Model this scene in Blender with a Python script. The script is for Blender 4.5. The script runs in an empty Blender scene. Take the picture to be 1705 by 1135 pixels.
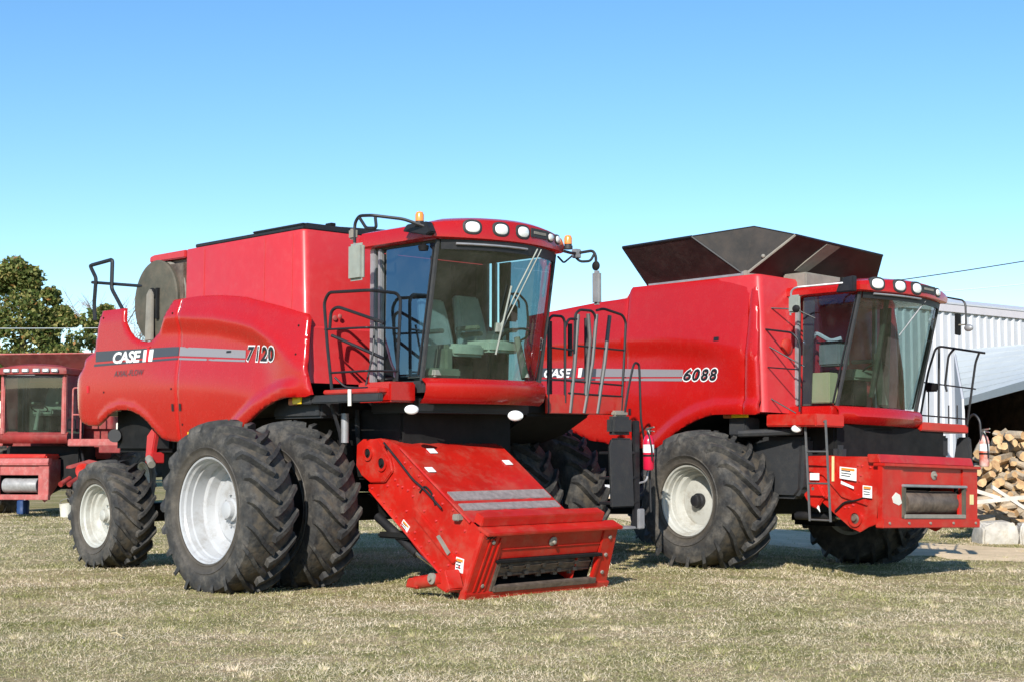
import bpy, bmesh, math, random
import numpy as np
from mathutils import Vector, Matrix, noise
random.seed(7)
sc = bpy.context.scene
COL = sc.collection
PI = math.pi
R = math.radians

# ------------------------------------------------------------------ materials
def mat(name, col=(.5, .5, .5), rough=.5, metal=0., coat=0., var=0., vscale=3., col2=None, bump=0., bscale=40., emit=None, spec=.5, dscale=7,
        dust=0., dustcol=(.30, .24, .17)):
    m = bpy.data.materials.new(name); m.use_nodes = True
    nt = m.node_tree; N = nt.nodes; L = nt.links
    b = N['Principled BSDF']
    b.inputs['Roughness'].default_value = rough
    b.inputs['Metallic'].default_value = metal
    b.inputs['Coat Weight'].default_value = coat
    b.inputs['Coat Roughness'].default_value = .12
    b.inputs['Specular IOR Level'].default_value = spec
    c = (*col, 1)
    b.inputs['Base Color'].default_value = c
    tc = N.new('ShaderNodeTexCoord')
    out = None
    if var > 0 or col2:
        nz = N.new('ShaderNodeTexNoise'); nz.inputs['Scale'].default_value = vscale
        nz.inputs['Detail'].default_value = 6; nz.inputs['Roughness'].default_value = .62
        L.new(tc.outputs['Object'], nz.inputs['Vector'])
        rp = N.new('ShaderNodeValToRGB')
        if col2 is None: col2 = tuple(min(1, x * (1 + var)) for x in col); ca = tuple(x * (1 - var) for x in col)
        else: ca = col
        rp.color_ramp.elements[0].position = .36; rp.color_ramp.elements[1].position = .66
        rp.color_ramp.elements[0].color = (*ca, 1); rp.color_ramp.elements[1].color = (*col2, 1)
        L.new(nz.outputs['Fac'], rp.inputs['Fac']); out = rp.outputs['Color']
        L.new(out, b.inputs['Base Color'])
    if dust > 0:
        n2 = N.new('ShaderNodeTexNoise'); n2.inputs['Scale'].default_value = dscale; n2.inputs['Detail'].default_value = 9
        n2.inputs['Roughness'].default_value = .75
        L.new(tc.outputs['Object'], n2.inputs['Vector'])
        mr = N.new('ShaderNodeMapRange'); mr.inputs[1].default_value = .48; mr.inputs[2].default_value = .75
        mr.inputs[3].default_value = 0; mr.inputs[4].default_value = dust
        L.new(n2.outputs['Fac'], mr.inputs[0])
        mx = N.new('ShaderNodeMix'); mx.data_type = 'RGBA'
        L.new(mr.outputs[0], mx.inputs[0])
        if out: L.new(out, mx.inputs[6])
        else: mx.inputs[6].default_value = c
        mx.inputs[7].default_value = (*dustcol, 1)
        L.new(mx.outputs[2], b.inputs['Base Color'])
        rr = N.new('ShaderNodeMapRange'); rr.inputs[3].default_value = rough; rr.inputs[4].default_value = min(1, rough + .4)
        L.new(mr.outputs[0], rr.inputs[0]); L.new(rr.outputs[0], b.inputs['Roughness'])
    if bump > 0:
        n3 = N.new('ShaderNodeTexNoise'); n3.inputs['Scale'].default_value = bscale; n3.inputs['Detail'].default_value = 5
        L.new(tc.outputs['Object'], n3.inputs['Vector'])
        bp = N.new('ShaderNodeBump'); bp.inputs['Strength'].default_value = bump; bp.inputs['Distance'].default_value = .02
        L.new(n3.outputs['Fac'], bp.inputs['Height']); L.new(bp.outputs['Normal'], b.inputs['Normal'])
    if emit:
        b.inputs['Emission Color'].default_value = (*emit[0], 1); b.inputs['Emission Strength'].default_value = emit[1]
    return m

RED = mat('red_paint', (.43, .007, .005), .27, coat=.38, var=.03, vscale=.9, dust=.05, dustcol=(.42, .16, .12), bump=.02, bscale=2.5, spec=.4)
REDF = mat('red_paint_faded', (.52, .028, .030), .40, coat=.2, var=.04, vscale=1.2, dust=.10, dustcol=(.55, .25, .22), bump=.015, bscale=3)
REDO = mat('red_feeder_paint', (.47, .013, .007), .36, coat=.2, var=.12, vscale=2.5, dscale=3.2, dust=.55, dustcol=(.34, .13, .08), bump=.06, bscale=25)
REDD = mat('old_red_paint', (.25, .022, .020), .6, var=.2, vscale=3, dust=.5, dustcol=(.30, .16, .12))
PINK = mat('sun_bleached_red', (.40, .085, .075), .6, var=.15, vscale=3, dust=.5, dustcol=(.50, .34, .30))
MAROON = mat('weathered_red_board', (.032, .012, .012), .6, var=.35, vscale=3, dust=.45, dustcol=(.085, .055, .045), bump=.1, bscale=4)
FLAP = mat('brown_grey_flap', (.020, .018, .016), .8, col2=(.042, .034, .028), vscale=2.5, dust=.45, dustcol=(.08, .06, .045), bump=.2, bscale=6)
MAROON3 = mat('old_hopper_red', (.13, .03, .025), .65, var=.3, vscale=3, dust=.5, dustcol=(.2, .11, .09))
BLACK = mat('black_steel', (.012, .012, .014), .5, dust=.25, dustcol=(.07, .06, .05))
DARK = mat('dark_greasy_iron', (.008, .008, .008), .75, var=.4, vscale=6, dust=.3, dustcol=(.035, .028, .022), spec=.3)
CHAR = mat('charcoal_plastic', (.028, .029, .031), .6, dust=.35, dustcol=(.085, .075, .06), bump=.1)
GREY = mat('grey_metal', (.30, .30, .31), .45, metal=.3, var=.12, vscale=8, dust=.3)
LADG = mat('dull_grey_tube', (.10, .10, .10), .5, metal=.2, dust=.3)
STRIPG = mat('worn_grip_strip', (.24, .20, .19), .8, var=.2, vscale=14, bump=.2, bscale=90)
SILV = mat('silver_decal', (.30, .275, .28), .35, metal=.2)
DGREY = mat('dark_grey_decal', (.055, .058, .068), .4)
WHITE = mat('white_decal', (.82, .82, .80), .45)
IHRED = mat('decal_red', (.62, .01, .02), .45)
BLK = mat('black_decal', (.012, .012, .014), .45)
GLOW = mat('white_lamp_lens', (.86, .86, .83), .15, coat=.6)
AMBER = mat('amber_lens', (.85, .28, .05), .25, coat=.5)
YEL = mat('yellow_reflector', (.95, .62, .02), .3)
ORG = mat('orange_reflector', (.55, .16, .06), .4)
RIM = mat('white_rim_paint', (.44, .445, .45), .32, var=.06, vscale=2, dscale=4.5, dust=.75, dustcol=(.20, .17, .13))
RIMY = mat('cream_rim_paint', (.46, .455, .41), .45, var=.05, vscale=2, dscale=5, dust=.75, dustcol=(.22, .18, .12))
OLIVE = mat('dusty_olive_metal', (.060, .058, .042), .75, col2=(.10, .09, .065), vscale=4, dust=.5, dustcol=(.17, .125, .09), bump=.15)
OLIVE2 = mat('pale_dusty_metal', (.24, .22, .185), .7, var=.15, vscale=6, dust=.5)
MIRR = mat('mirror_housing', (.27, .29, .25), .6, var=.1, vscale=6, dust=.3)
SEATM = mat('pale_seat_cloth', (.58, .59, .55), .8, var=.1, vscale=9)
INT = mat('cab_trim_grey', (.06, .06, .052), .8, var=.15, vscale=4)
INTL = mat('cab_trim_light', (.24, .25, .21), .8, var=.15, vscale=5)
BEIGE = mat('pale_yellow_board', (.72, .62, .30), .7, var=.06, vscale=3)
RUST = mat('worn_steel_drum', (.20, .15, .115), .55, metal=.3, col2=(.10, .075, .06), vscale=9, bump=.3, bscale=30)
EXT = mat('extinguisher_red', (.62, .01, .05), .28, coat=.6)
CHROME = mat('bright_steel', (.62, .60, .55), .25, metal=.9)
BLUE = mat('blue_plastic', (.015, .05, .16), .5)
CREAM = mat('off_white_plastic', (.72, .70, .62), .6, var=.08, vscale=4, dust=.3)

def tyre_mat(rr):
    m = bpy.data.materials.new('dusty_tyre_rubber'); m.use_nodes = True
    nt = m.node_tree; N = nt.nodes; L = nt.links; b = N['Principled BSDF']
    tc = N.new('ShaderNodeTexCoord')
    nz = N.new('ShaderNodeTexNoise'); nz.inputs['Scale'].default_value = 5; nz.inputs['Detail'].default_value = 10; nz.inputs['Roughness'].default_value = .7
    L.new(tc.outputs['Object'], nz.inputs['Vector'])
    rp = N.new('ShaderNodeValToRGB'); e = rp.color_ramp.elements
    e[0].position = .32; e[0].color = (.014, .014, .016, 1); e[1].position = .78; e[1].color = (.17, .15, .125, 1)
    k = e.new(.5); k.color = (.042, .041, .039, 1)
    L.new(nz.outputs['Fac'], rp.inputs['Fac'])
    # dried mud: a ring round the bead and packed between the lugs (both belong to the tyre and turn with it)
    at = N.new('ShaderNodeAttribute'); at.attribute_name = 'rad'
    mr = N.new('ShaderNodeMapRange'); mr.inputs[1].default_value = rr + .19; mr.inputs[2].default_value = rr + .02
    mr.inputs[3].default_value = 0; mr.inputs[4].default_value = .7
    L.new(at.outputs['Fac'], mr.inputs[0])
    at2 = N.new('ShaderNodeAttribute'); at2.attribute_name = 'mud'
    n4 = N.new('ShaderNodeTexNoise'); n4.inputs['Scale'].default_value = 9; n4.inputs['Detail'].default_value = 8; L.new(tc.outputs['Object'], n4.inputs['Vector'])
    m4 = N.new('ShaderNodeMapRange'); m4.inputs[1].default_value = .42; m4.inputs[2].default_value = .62; L.new(n4.outputs['Fac'], m4.inputs[0])
    mm = N.new('ShaderNodeMath'); mm.operation = 'MULTIPLY'; L.new(at2.outputs['Fac'], mm.inputs[0]); L.new(m4.outputs[0], mm.inputs[1])
    ad = N.new('ShaderNodeMath'); ad.operation = 'MAXIMUM'; L.new(mm.outputs[0], ad.inputs[0]); L.new(mr.outputs[0], ad.inputs[1])
    mx = N.new('ShaderNodeMix'); mx.data_type = 'RGBA'
    L.new(ad.outputs[0], mx.inputs[0]); L.new(rp.outputs['Color'], mx.inputs[6]); mx.inputs[7].default_value = (.095, .078, .058, 1)
    L.new(mx.outputs[2], b.inputs['Base Color'])
    b.inputs['Roughness'].default_value = .72; b.inputs['Specular IOR Level'].default_value = .35
    n3 = N.new('ShaderNodeTexNoise'); n3.inputs['Scale'].default_value = 28; n3.inputs['Detail'].default_value = 6
    L.new(tc.outputs['Object'], n3.inputs['Vector'])
    bp = N.new('ShaderNodeBump'); bp.inputs['Strength'].default_value = .45; bp.inputs['Distance'].default_value = .015
    L.new(n3.outputs['Fac'], bp.inputs['Height']); L.new(bp.outputs['Normal'], b.inputs['Normal'])
    return m

def glass_mat(name, tint, refl=.05, gc=(.9, .95, 1)):
    m = bpy.data.materials.new(name); m.use_nodes = True
    nt = m.node_tree; N = nt.nodes; L = nt.links
    N.remove(N['Principled BSDF'])
    t = N.new('ShaderNodeBsdfTransparent'); t.inputs[0].default_value = (*tint, 1)
    g = N.new('ShaderNodeBsdfGlossy'); g.inputs['Roughness'].default_value = .02; g.inputs[0].default_value = (*gc, 1)
    lw = N.new('ShaderNodeLayerWeight'); lw.inputs[0].default_value = .5
    pw = N.new('ShaderNodeMath'); pw.operation = 'POWER'; L.new(lw.outputs['Facing'], pw.inputs[0]); pw.inputs[1].default_value = 3.5
    f = N.new('ShaderNodeMath'); f.operation = 'MULTIPLY_ADD'; L.new(pw.outputs[0], f.inputs[0]); f.inputs[1].default_value = .8; f.inputs[2].default_value = refl
    d = N.new('ShaderNodeBsdfDiffuse'); d.inputs[0].default_value = (.45, .45, .38, 1)
    tc = N.new('ShaderNodeTexCoord'); nz = N.new('ShaderNodeTexNoise'); nz.inputs['Scale'].default_value = 3; nz.inputs['Detail'].default_value = 7
    L.new(tc.outputs['Object'], nz.inputs['Vector'])
    mr = N.new('ShaderNodeMapRange'); mr.inputs[1].default_value = .45; mr.inputs[2].default_value = .8; mr.inputs[3].default_value = .01; mr.inputs[4].default_value = .06
    L.new(nz.outputs['Fac'], mr.inputs[0])
    m0 = N.new('ShaderNodeMixShader'); L.new(mr.outputs[0], m0.inputs[0]); L.new(t.outputs[0], m0.inputs[1]); L.new(d.outputs[0], m0.inputs[2])
    m1 = N.new('ShaderNodeMixShader'); L.new(f.outputs[0], m1.inputs[0]); L.new(m0.outputs[0], m1.inputs[1]); L.new(g.outputs[0], m1.inputs[2])
    L.new(m1.outputs[0], N['Material Output'].inputs[0])
    return m
GLASSC = glass_mat('sky_reflection_side_glass', (.52, .62, .68), .05, (.35, .6, 1))  # blue tint and gloss colour stand in for reflected sky
GLASS = glass_mat('tinted_cab_glass', (.50, .64, .57), .085)
GLASSB = glass_mat('side_cab_glass', (.24, .36, .44), .20, (.40, .66, 1))  # blue gloss colour paints in the sky's reflection over a dark tint

# ------------------------------------------------------------------ mesh builder (X forward, S outboard, Z up)
class MB:
    def __init__(s): s.v = []; s.f = []; s.attr = None; s.mud = []
    def add(s, vs, fs):
        o = len(s.v); s.v += [tuple(map(float, p)) for p in vs]; s.f += [tuple(i + o for i in f) for f in fs]; return s
    def box(s, x0, x1, s0, s1, z0, z1):
        return s.hexa([(x0, s0, z0), (x1, s0, z0), (x1, s1, z0), (x0, s1, z0), (x0, s0, z1), (x1, s0, z1), (x1, s1, z1), (x0, s1, z1)])
    def hexa(s, p):
        return s.add(p, [(0, 3, 2, 1), (4, 5, 6, 7), (0, 1, 5, 4), (1, 2, 6, 5), (2, 3, 7, 6), (3, 0, 4, 7)])
    def _pr(s, a, b):
        n = len(a)
        return s.add(a + b, [tuple(range(n))[::-1], tuple(range(n, 2 * n))] + [(i, (i + 1) % n, n + (i + 1) % n, n + i) for i in range(n)])
    def prism(s, pts, s0, s1): return s._pr([(x, s0, z) for x, z in pts], [(x, s1, z) for x, z in pts])
    def prism_x(s, pts, x0, x1): return s._pr([(x0, a, z) for a, z in pts], [(x1, a, z) for a, z in pts])
    def prism_z(s, pts, z0, z1): return s._pr([(x, a, z0) for x, a in pts], [(x, a, z1) for x, a in pts])
    def plate(s, p, t):
        p = [Vector(q) for q in p]; n = (p[1] - p[0]).cross(p[2] - p[0]).normalized() * (t / 2)
        return s._pr([tuple(q - n) for q in p], [tuple(q + n) for q in p])
    def tube(s, pts, r, n=8, rc=0.):
        P = [Vector(p) for p in pts]
        if rc > 0:
            Q = [P[0]]
            for i in range(1, len(P) - 1):
                a = P[i - 1] - P[i]; b = P[i + 1] - P[i]; d = min(rc, a.length * .45, b.length * .45)
                p0 = P[i] + a.normalized() * d; p2 = P[i] + b.normalized() * d
                for k in range(5):
                    t = k / 4; Q.append((1 - t) ** 2 * p0 + 2 * t * (1 - t) * P[i] + t * t * p2)
            Q.append(P[-1]); P = Q
        up = Vector((0, 0, 1)); rings = []
        for i, p in enumerate(P):
            t = (P[min(i + 1, len(P) - 1)] - P[max(i - 1, 0)]).normalized()
            if i == 0:
                u = t.orthogonal().normalized()
            else:
                u = (u - t * u.dot(t)); u = u.normalized() if u.length > 1e-6 else t.orthogonal().normalized()
            w = t.cross(u); rr = r[i] if isinstance(r, (list, tuple)) else r
            rings.append([tuple(p + (u * math.cos(2 * PI * k / n) + w * math.sin(2 * PI * k / n)) * rr) for k in range(n)])
        return s.loft(rings, True)
    def loft(s, rings, caps=True):
        n = len(rings[0]); vs = [p for r in rings for p in r]; fs = []
        for j in range(len(rings) - 1):
            for i in range(n): fs.append((j * n + i, j * n + (i + 1) % n, (j + 1) * n + (i + 1) % n, (j + 1) * n + i))
        if caps: fs += [tuple(range(n))[::-1], tuple(range((len(rings) - 1) * n, len(rings) * n))]
        return s.add(vs, fs)
    def sheet(s, rows, t=0.):     # rows of points -> open grid surface (optionally doubled later by solidify)
        n = len(rows[0]); vs = [p for r in rows for p in r]; fs = []
        for j in range(len(rows) - 1):
            for i in range(n - 1): fs.append((j * n + i, j * n + i + 1, (j + 1) * n + i + 1, (j + 1) * n + i))
        return s.add(vs, fs)
    def lathe(s, prof, c, axis=(0, 1, 0), n=32, caps=True):    # prof [(a, r)]
        c = Vector(c); ax = Vector(axis).normalized(); u = ax.orthogonal().normalized(); w = ax.cross(u)
        rings = [[tuple(c + ax * a + (u * math.cos(2 * PI * k / n) + w * math.sin(2 * PI * k / n)) * max(r, 1e-4)) for k in range(n)] for a, r in prof]
        return s.loft(rings, caps)
    def cyl(s, p0, p1, r, n=16): return s.tube([p0, p1], r, n)
    def ball(s, c, rx, rs, rz, n=14, m=8):
        rings = []
        for j in range(1, m):
            t = PI * j / m
            rings.append([(c[0] + rx * math.sin(t) * math.cos(2 * PI * k / n), c[1] + rs * math.sin(t) * math.sin(2 * PI * k / n), c[2] - rz * math.cos(t)) for k in range(n)])
        return s.loft(rings, True)
    def build(s, name, m, parent=None, bevel=0., smooth=True, ang=38, solid=0., label=None, flip=True):
        me = bpy.data.meshes.new(name)
        me.from_pydata([(x, -a, z) for x, a, z in s.v] if flip else s.v, [], s.f); me.materials.append(m)
        bm = bmesh.new(); bm.from_mesh(me); bmesh.ops.recalc_face_normals(bm, faces=bm.faces[:])
        if bevel > 0:
            es = [e for e in bm.edges if len(e.link_faces) == 2 and e.calc_face_angle(0) > R(30)]
            bmesh.ops.bevel(bm, geom=es, offset=bevel, segments=2, affect='EDGES', clamp_overlap=True)
        if smooth:
            for f in bm.faces: f.smooth = True
            for e in bm.edges: e.smooth = not (len(e.link_faces) != 2 or e.calc_face_angle(0) > R(ang))
        bm.to_mesh(me); bm.free()
        if s.attr:
            at = me.attributes.new('rad', 'FLOAT', 'POINT')
            if len(s.attr) == len(me.vertices): at.data.foreach_set('value', s.attr)
            a2 = me.attributes.new('mud', 'FLOAT', 'POINT')
            if len(s.mud) == len(me.vertices): a2.data.foreach_set('value', s.mud)
        o = bpy.data.objects.new(name, me); COL.objects.link(o)
        if parent: o.parent = parent
        if solid > 0:
            q = o.modifiers.new('s', 'SOLIDIFY'); q.thickness = solid
        if label: o['label'] = label
        return o

def tag(o, label=None, cat=None, group=None, kind=None):
    if label: o['label'] = label
    if cat: o['category'] = cat
    if group: o['group'] = group
    if kind: o['kind'] = kind
    return o
def empty(name, M, label, cat, group=None):
    o = bpy.data.objects.new(name, None); o.matrix_world = M; o.empty_display_size = .3; COL.objects.link(o)
    return tag(o, label, cat, group)
def pose(az, o, roll=0):
    a = R(az); f = Vector((math.sin(a), math.cos(a), 0)); out = Vector((math.cos(a), -math.sin(a), 0)); r = R(roll); z = Vector((0, 0, 1))
    out2 = out * math.cos(r) + z * math.sin(r); z2 = z * math.cos(r) - out * math.sin(r)
    M = Matrix((f, -out2, z2)).transposed().to_4x4(); M.translation = Vector(o); return M
def bx(name, m, par, *d, bevel=.01, **k): return MB().box(*d).build(name, m, par, bevel=bevel, **k)

def lerp(pts, x):
    if x <= pts[0][0]: return pts[0][1]
    for (a, b), (c, d) in zip(pts, pts[1:]):
        if x <= c: return b + (d - b) * (x - a) / (c - a)
    return pts[-1][1]
def sst(a, b, x):
    t = min(1, max(0, (x - a) / (b - a))); return t * t * (3 - 2 * t)
def smooth_poly(pts, it=1, keep=()):
    for _ in range(it):
        q = []
        n = len(pts)
        for i in range(n):
            a, b = pts[i], pts[(i + 1) % n]
            if i in keep and it == 1: q.append(a)
            q += [(a[0] * .78 + b[0] * .22, a[1] * .78 + b[1] * .22), (a[0] * .22 + b[0] * .78, a[1] * .22 + b[1] * .78)]
        pts = q
    return pts
def segdist(p, a, b):
    dx, dy = b[0] - a[0], b[1] - a[1]; L = dx * dx + dy * dy
    t = 0 if L == 0 else max(0, min(1, ((p[0] - a[0]) * dx + (p[1] - a[1]) * dy) / L))
    return math.hypot(p[0] - a[0] - t * dx, p[1] - a[1] - t * dy)
def polydist(p, P, closed=True):
    return min(segdist(p, P[i], P[(i + 1) % len(P)]) for i in range(len(P) - (0 if closed else 1)))
def gridpoly(P, step):
    """fill an outline with a fine grid of faces"""
    bm = bmesh.new(); vs = [bm.verts.new((x, 0, z)) for x, z in P]; bm.faces.new(vs)
    for ax in (0, 2):
        lo = min(p[0 if ax == 0 else 1] for p in P); hi = max(p[0 if ax == 0 else 1] for p in P)
        t = lo + step * .5
        while t < hi:
            co = [0, 0, 0]; co[ax] = t; no = [0, 0, 0]; no[ax] = 1
            bmesh.ops.bisect_plane(bm, geom=bm.verts[:] + bm.edges[:] + bm.faces[:], plane_co=co, plane_no=no, dist=1e-4); t += step
    bmesh.ops.remove_doubles(bm, verts=bm.verts[:], dist=step * .12)
    return bm
def shaped_panel(name, P, sf, m, par, step=.06, edge=.07, inner=.03, sgn=1, **k):
    """body panel: outline P in (X,Z), outer surface S = sf(X,Z), rolled edge, returned thickness"""
    bm = gridpoly(P, step)
    ge = [e for e in bm.edges if len(e.link_faces) == 1]
    ret = bmesh.ops.extrude_edge_only(bm, edges=ge)
    nv = set(v for v in ret['geom'] if isinstance(v, bmesh.types.BMVert))
    for v in bm.verts:
        x, z = v.co.x, v.co.z; s = sf(x, z)
        if v in nv: v.co.y = -sgn * (s - edge - inner)
        else:
            d = polydist((x, z), P)
            if d < edge: s -= edge * (1 - math.sqrt(max(0, 1 - (1 - d / edge) ** 2))) * .7
            v.co.y = -sgn * s
    bmesh.ops.recalc_face_normals(bm, faces=bm.faces[:])
    # open shell: make sure outside points outwards
    up = sum((f.normal.y * -sgn) * f.calc_area() for f in bm.faces if abs(f.normal.y) > .7)
    if up < 0: bmesh.ops.reverse_faces(bm, faces=bm.faces[:])
    for f in bm.faces: f.smooth = True
    for e in bm.edges: e.smooth = not (len(e.link_faces) != 2 or e.calc_face_angle(0) > R(55))
    me = bpy.data.meshes.new(name); bm.to_mesh(me); bm.free(); me.materials.append(m)
    o = bpy.data.objects.new(name, me); COL.objects.link(o); o.parent = par
    if k.get('label'): o['label'] = k['label']
    return o
def decal(name, P, sf, m, par, lift=.004, step=.12, sgn=1):
    bm = gridpoly(P, step)
    for v in bm.verts: v.co.y = -sgn * (sf(v.co.x, v.co.z) + lift)
    bmesh.ops.recalc_face_normals(bm, faces=bm.faces[:])
    if sum(f.normal.y for f in bm.faces) * -sgn < 0: bmesh.ops.reverse_faces(bm, faces=bm.faces[:])
    me = bpy.data.meshes.new(name); bm.to_mesh(me); bm.free(); me.materials.append(m)
    o = bpy.data.objects.new(name, me); COL.objects.link(o); o.parent = par; return o
def lettering(name, txt, x0, z0, w, h, sf, m, par, lift=.008, shear=.25, bold=.02, space=1., slope=0., grow=0., sgn=1):
    cu = bpy.data.curves.new(name, 'FONT'); cu.body = txt; cu.shear = shear; cu.offset = bold; cu.space_character = space; cu.resolution_u = 3
    to = bpy.data.objects.new(name, cu); COL.objects.link(to)
    bpy.context.view_layer.update()
    me = bpy.data.meshes.new_from_object(to.evaluated_get(bpy.context.evaluated_depsgraph_get()))
    bpy.data.objects.remove(to)
    xs = [v.co.x for v in me.vertices]; ys = [v.co.y for v in me.vertices]
    ax, bxx, ay, by = min(xs), max(xs), min(ys), max(ys)
    for v in me.vertices:
        u = (v.co.x - ax) / (bxx - ax); q = (v.co.y - ay) / (by - ay)
        X = x0 - grow + u * (w + 2 * grow); Z = z0 - grow + q * (h + 2 * grow) + slope * (X - x0)
        if sgn < 0: X = x0 + w - (X - x0)
        v.co = (X, -sgn * (sf(X, Z) + lift), Z)
    me.materials.clear(); me.materials.append(m); me.name = name
    o = bpy.data.objects.new(name, me); COL.objects.link(o); o.parent = par; return o

# ------------------------------------------------------------------ wheels
def wheel(par, X, S, Z, Rt, rr, W, sgn=1, lugs=20, steer=0., dish=.3, hub=.14, rimm=None, disc_r=None, blackhub=False, lugh=.045, zmin=0., name='wheel', bolt=10):
    root = bpy.data.objects.new(name, None); COL.objects.link(root); root.parent = par
    root.empty_display_size = .2
    st = R(steer); ca, sa = math.cos(st), math.sin(st)
    def T(a, r, th):      # a outward along the axle, th from +X upward
        x = r * math.cos(th); y = sgn * a
        return (X + x * ca - y * sa, S + x * sa + y * ca, Z + r * math.sin(th))
    Rc = Rt - lugh; h = Rc - rr
    prof = [(-.36, rr - .01), (-.40, rr + .02), (-.455, rr + .22 * h), (-.497, rr + .5 * h), (-.49, rr + .72 * h), (-.45, rr + .88 * h), (-.36, Rc - .022), (-.2, Rc - .006), (0, Rc),
            (.2, Rc - .006), (.36, Rc - .022), (.45, rr + .88 * h), (.49, rr + .72 * h), (.497, rr + .5 * h), (.483, rr + .36 * h), (.497, rr + .34 * h), (.490, rr + .31 * h), (.470, rr + .28 * h), (.455, rr + .22 * h), (.448, rr + .12 * h), (.458, rr + .10 * h), (.44, rr + .06 * h), (.40, rr + .02), (.36, rr - .01)]
    def carc(a):      # carcass radius at |a|
        return lerp([(0, Rc), (.2, Rc - .006), (.36, Rc - .022), (.45, rr + .88 * h), (.49, rr + .72 * h)], abs(a))
    mb = MB(); n = 72; at = []
    rings = [[T(a * W, r, 2 * PI * k / n) for k in range(n)] for a, r in prof]
    mb.loft(rings, False); at += [r for a, r in prof for k in range(n)]
    # lugs
    path = [(-.02, 0), (.12, .10), (.26, .24), (.38, .40), (.455, .50), (.488, .56)]
    lw = (2 * PI * Rt / lugs) * .27 / Rt
    for side in (-1, 1):
        for i in range(lugs):
            th0 = 2 * PI * (i + (.5 if side > 0 else 0)) / lugs
            dth = random.uniform(-.006, .006)
            rings = []
            for j, (a, t) in enumerate(path):
                th = th0 + dth + t * W * .95 / Rt
                rc = carc(a); wi = lw * (.42 if j > 3 else .46) * (1.15 if j == 0 else 1)
                top = rc + lugh * (1 if j < 4 else (1.0 if j == 4 else .55))
                aa = side * a * W; ao = side * (a + (.02 if j >= 4 else 0)) * W
                rings.append([T(aa, rc - .03, th - wi * 1.15), T(ao, top, th - wi * .80), T(ao, top, th + wi * .80), T(aa, rc - .03, th + wi * 1.15)])
                at += [Rt] * 4
            mb.loft(rings, True)
    # the loaded tyre flattens where it meets the ground and bulges a little
    for i, (x, s_, z) in enumerate(mb.v):
        f = max(0, 1 - (z - zmin) / (.45 * (Rt)))
        mid = S
        s2 = mid + (s_ - mid) * (1 + .07 * f * f)
        mb.v[i] = (x, s2, max(z, zmin - .012))
    mb.attr = at; mb.mud = [1. if (Rc - .03 < q < Rt - .001) else (.0 if q >= Rt - .001 else .25) for q in at]
    tm = TYRES.setdefault(round(rr, 2), tyre_mat(rr))
    mb.build('tyre', tm, root, ang=32)
    # rim
    a0 = .41 * W
    pr = [(a0 - .03, rr + .012), (a0, rr + .022), (a0 + .012, rr + .012), (a0 + .004, rr - .006), (a0 - .03, rr - .012), (a0 - .05, rr - .03), (a0 - .11, rr - .036), (a0 - .12, rr - .052), (a0 - dish * .7, rr - .06),
          (a0 - dish * .75, rr - .10), (a0 - dish, rr - .13)]
    dr = disc_r or (rr * .62)
    pr += [(a0 - dish * 1.03, dr + .04), (a0 - dish * .96, dr), (a0 - dish * .98, hub + .08), (a0 - dish * .93, hub + .05), (a0 - dish * .93, hub), (a0 - dish * .93, .001)]
    rb = MB(); rb.loft([[T(a, r, 2 * PI * k / 56) for k in range(56)] for a, r in pr], False)
    rb.loft([[T(a, r, 2 * PI * k / 56) for k in range(56)] for a, r in [(-.40 * W, rr + .02), (-.36 * W, rr - .03), (a0 - dish, rr - .05)]], False)
    rim = rb.build('rim', rimm or RIM, root, ang=30)
    hb = MB()
    ah = a0 - dish * .93
    hp = [(ah - .02, hub), (ah + .05, hub), (ah + .06, hub * .8), (ah + .11, hub * .74), (ah + .12, hub * .55), (ah + .12, .001)]
    hb.loft([[T(a, r, 2 * PI * k / 24) for k in range(24)] for a, r in hp], False)
    for k in range(bolt):
        th = 2 * PI * k / bolt; r0 = hub + .045
        hb.loft([[(lambda q: q)(T(ah + a, math.hypot(r0 * 1, 0) + .014 * math.cos(2 * PI * j / 6), th + .014 * math.sin(2 * PI * j / 6) / r0)) for j in range(6)] for a in (-.01, .035)], True)
    hb.build('hub', BLACK if blackhub else (rimm or RIM), root, ang=30)
    return root
TYRES = {}

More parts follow.
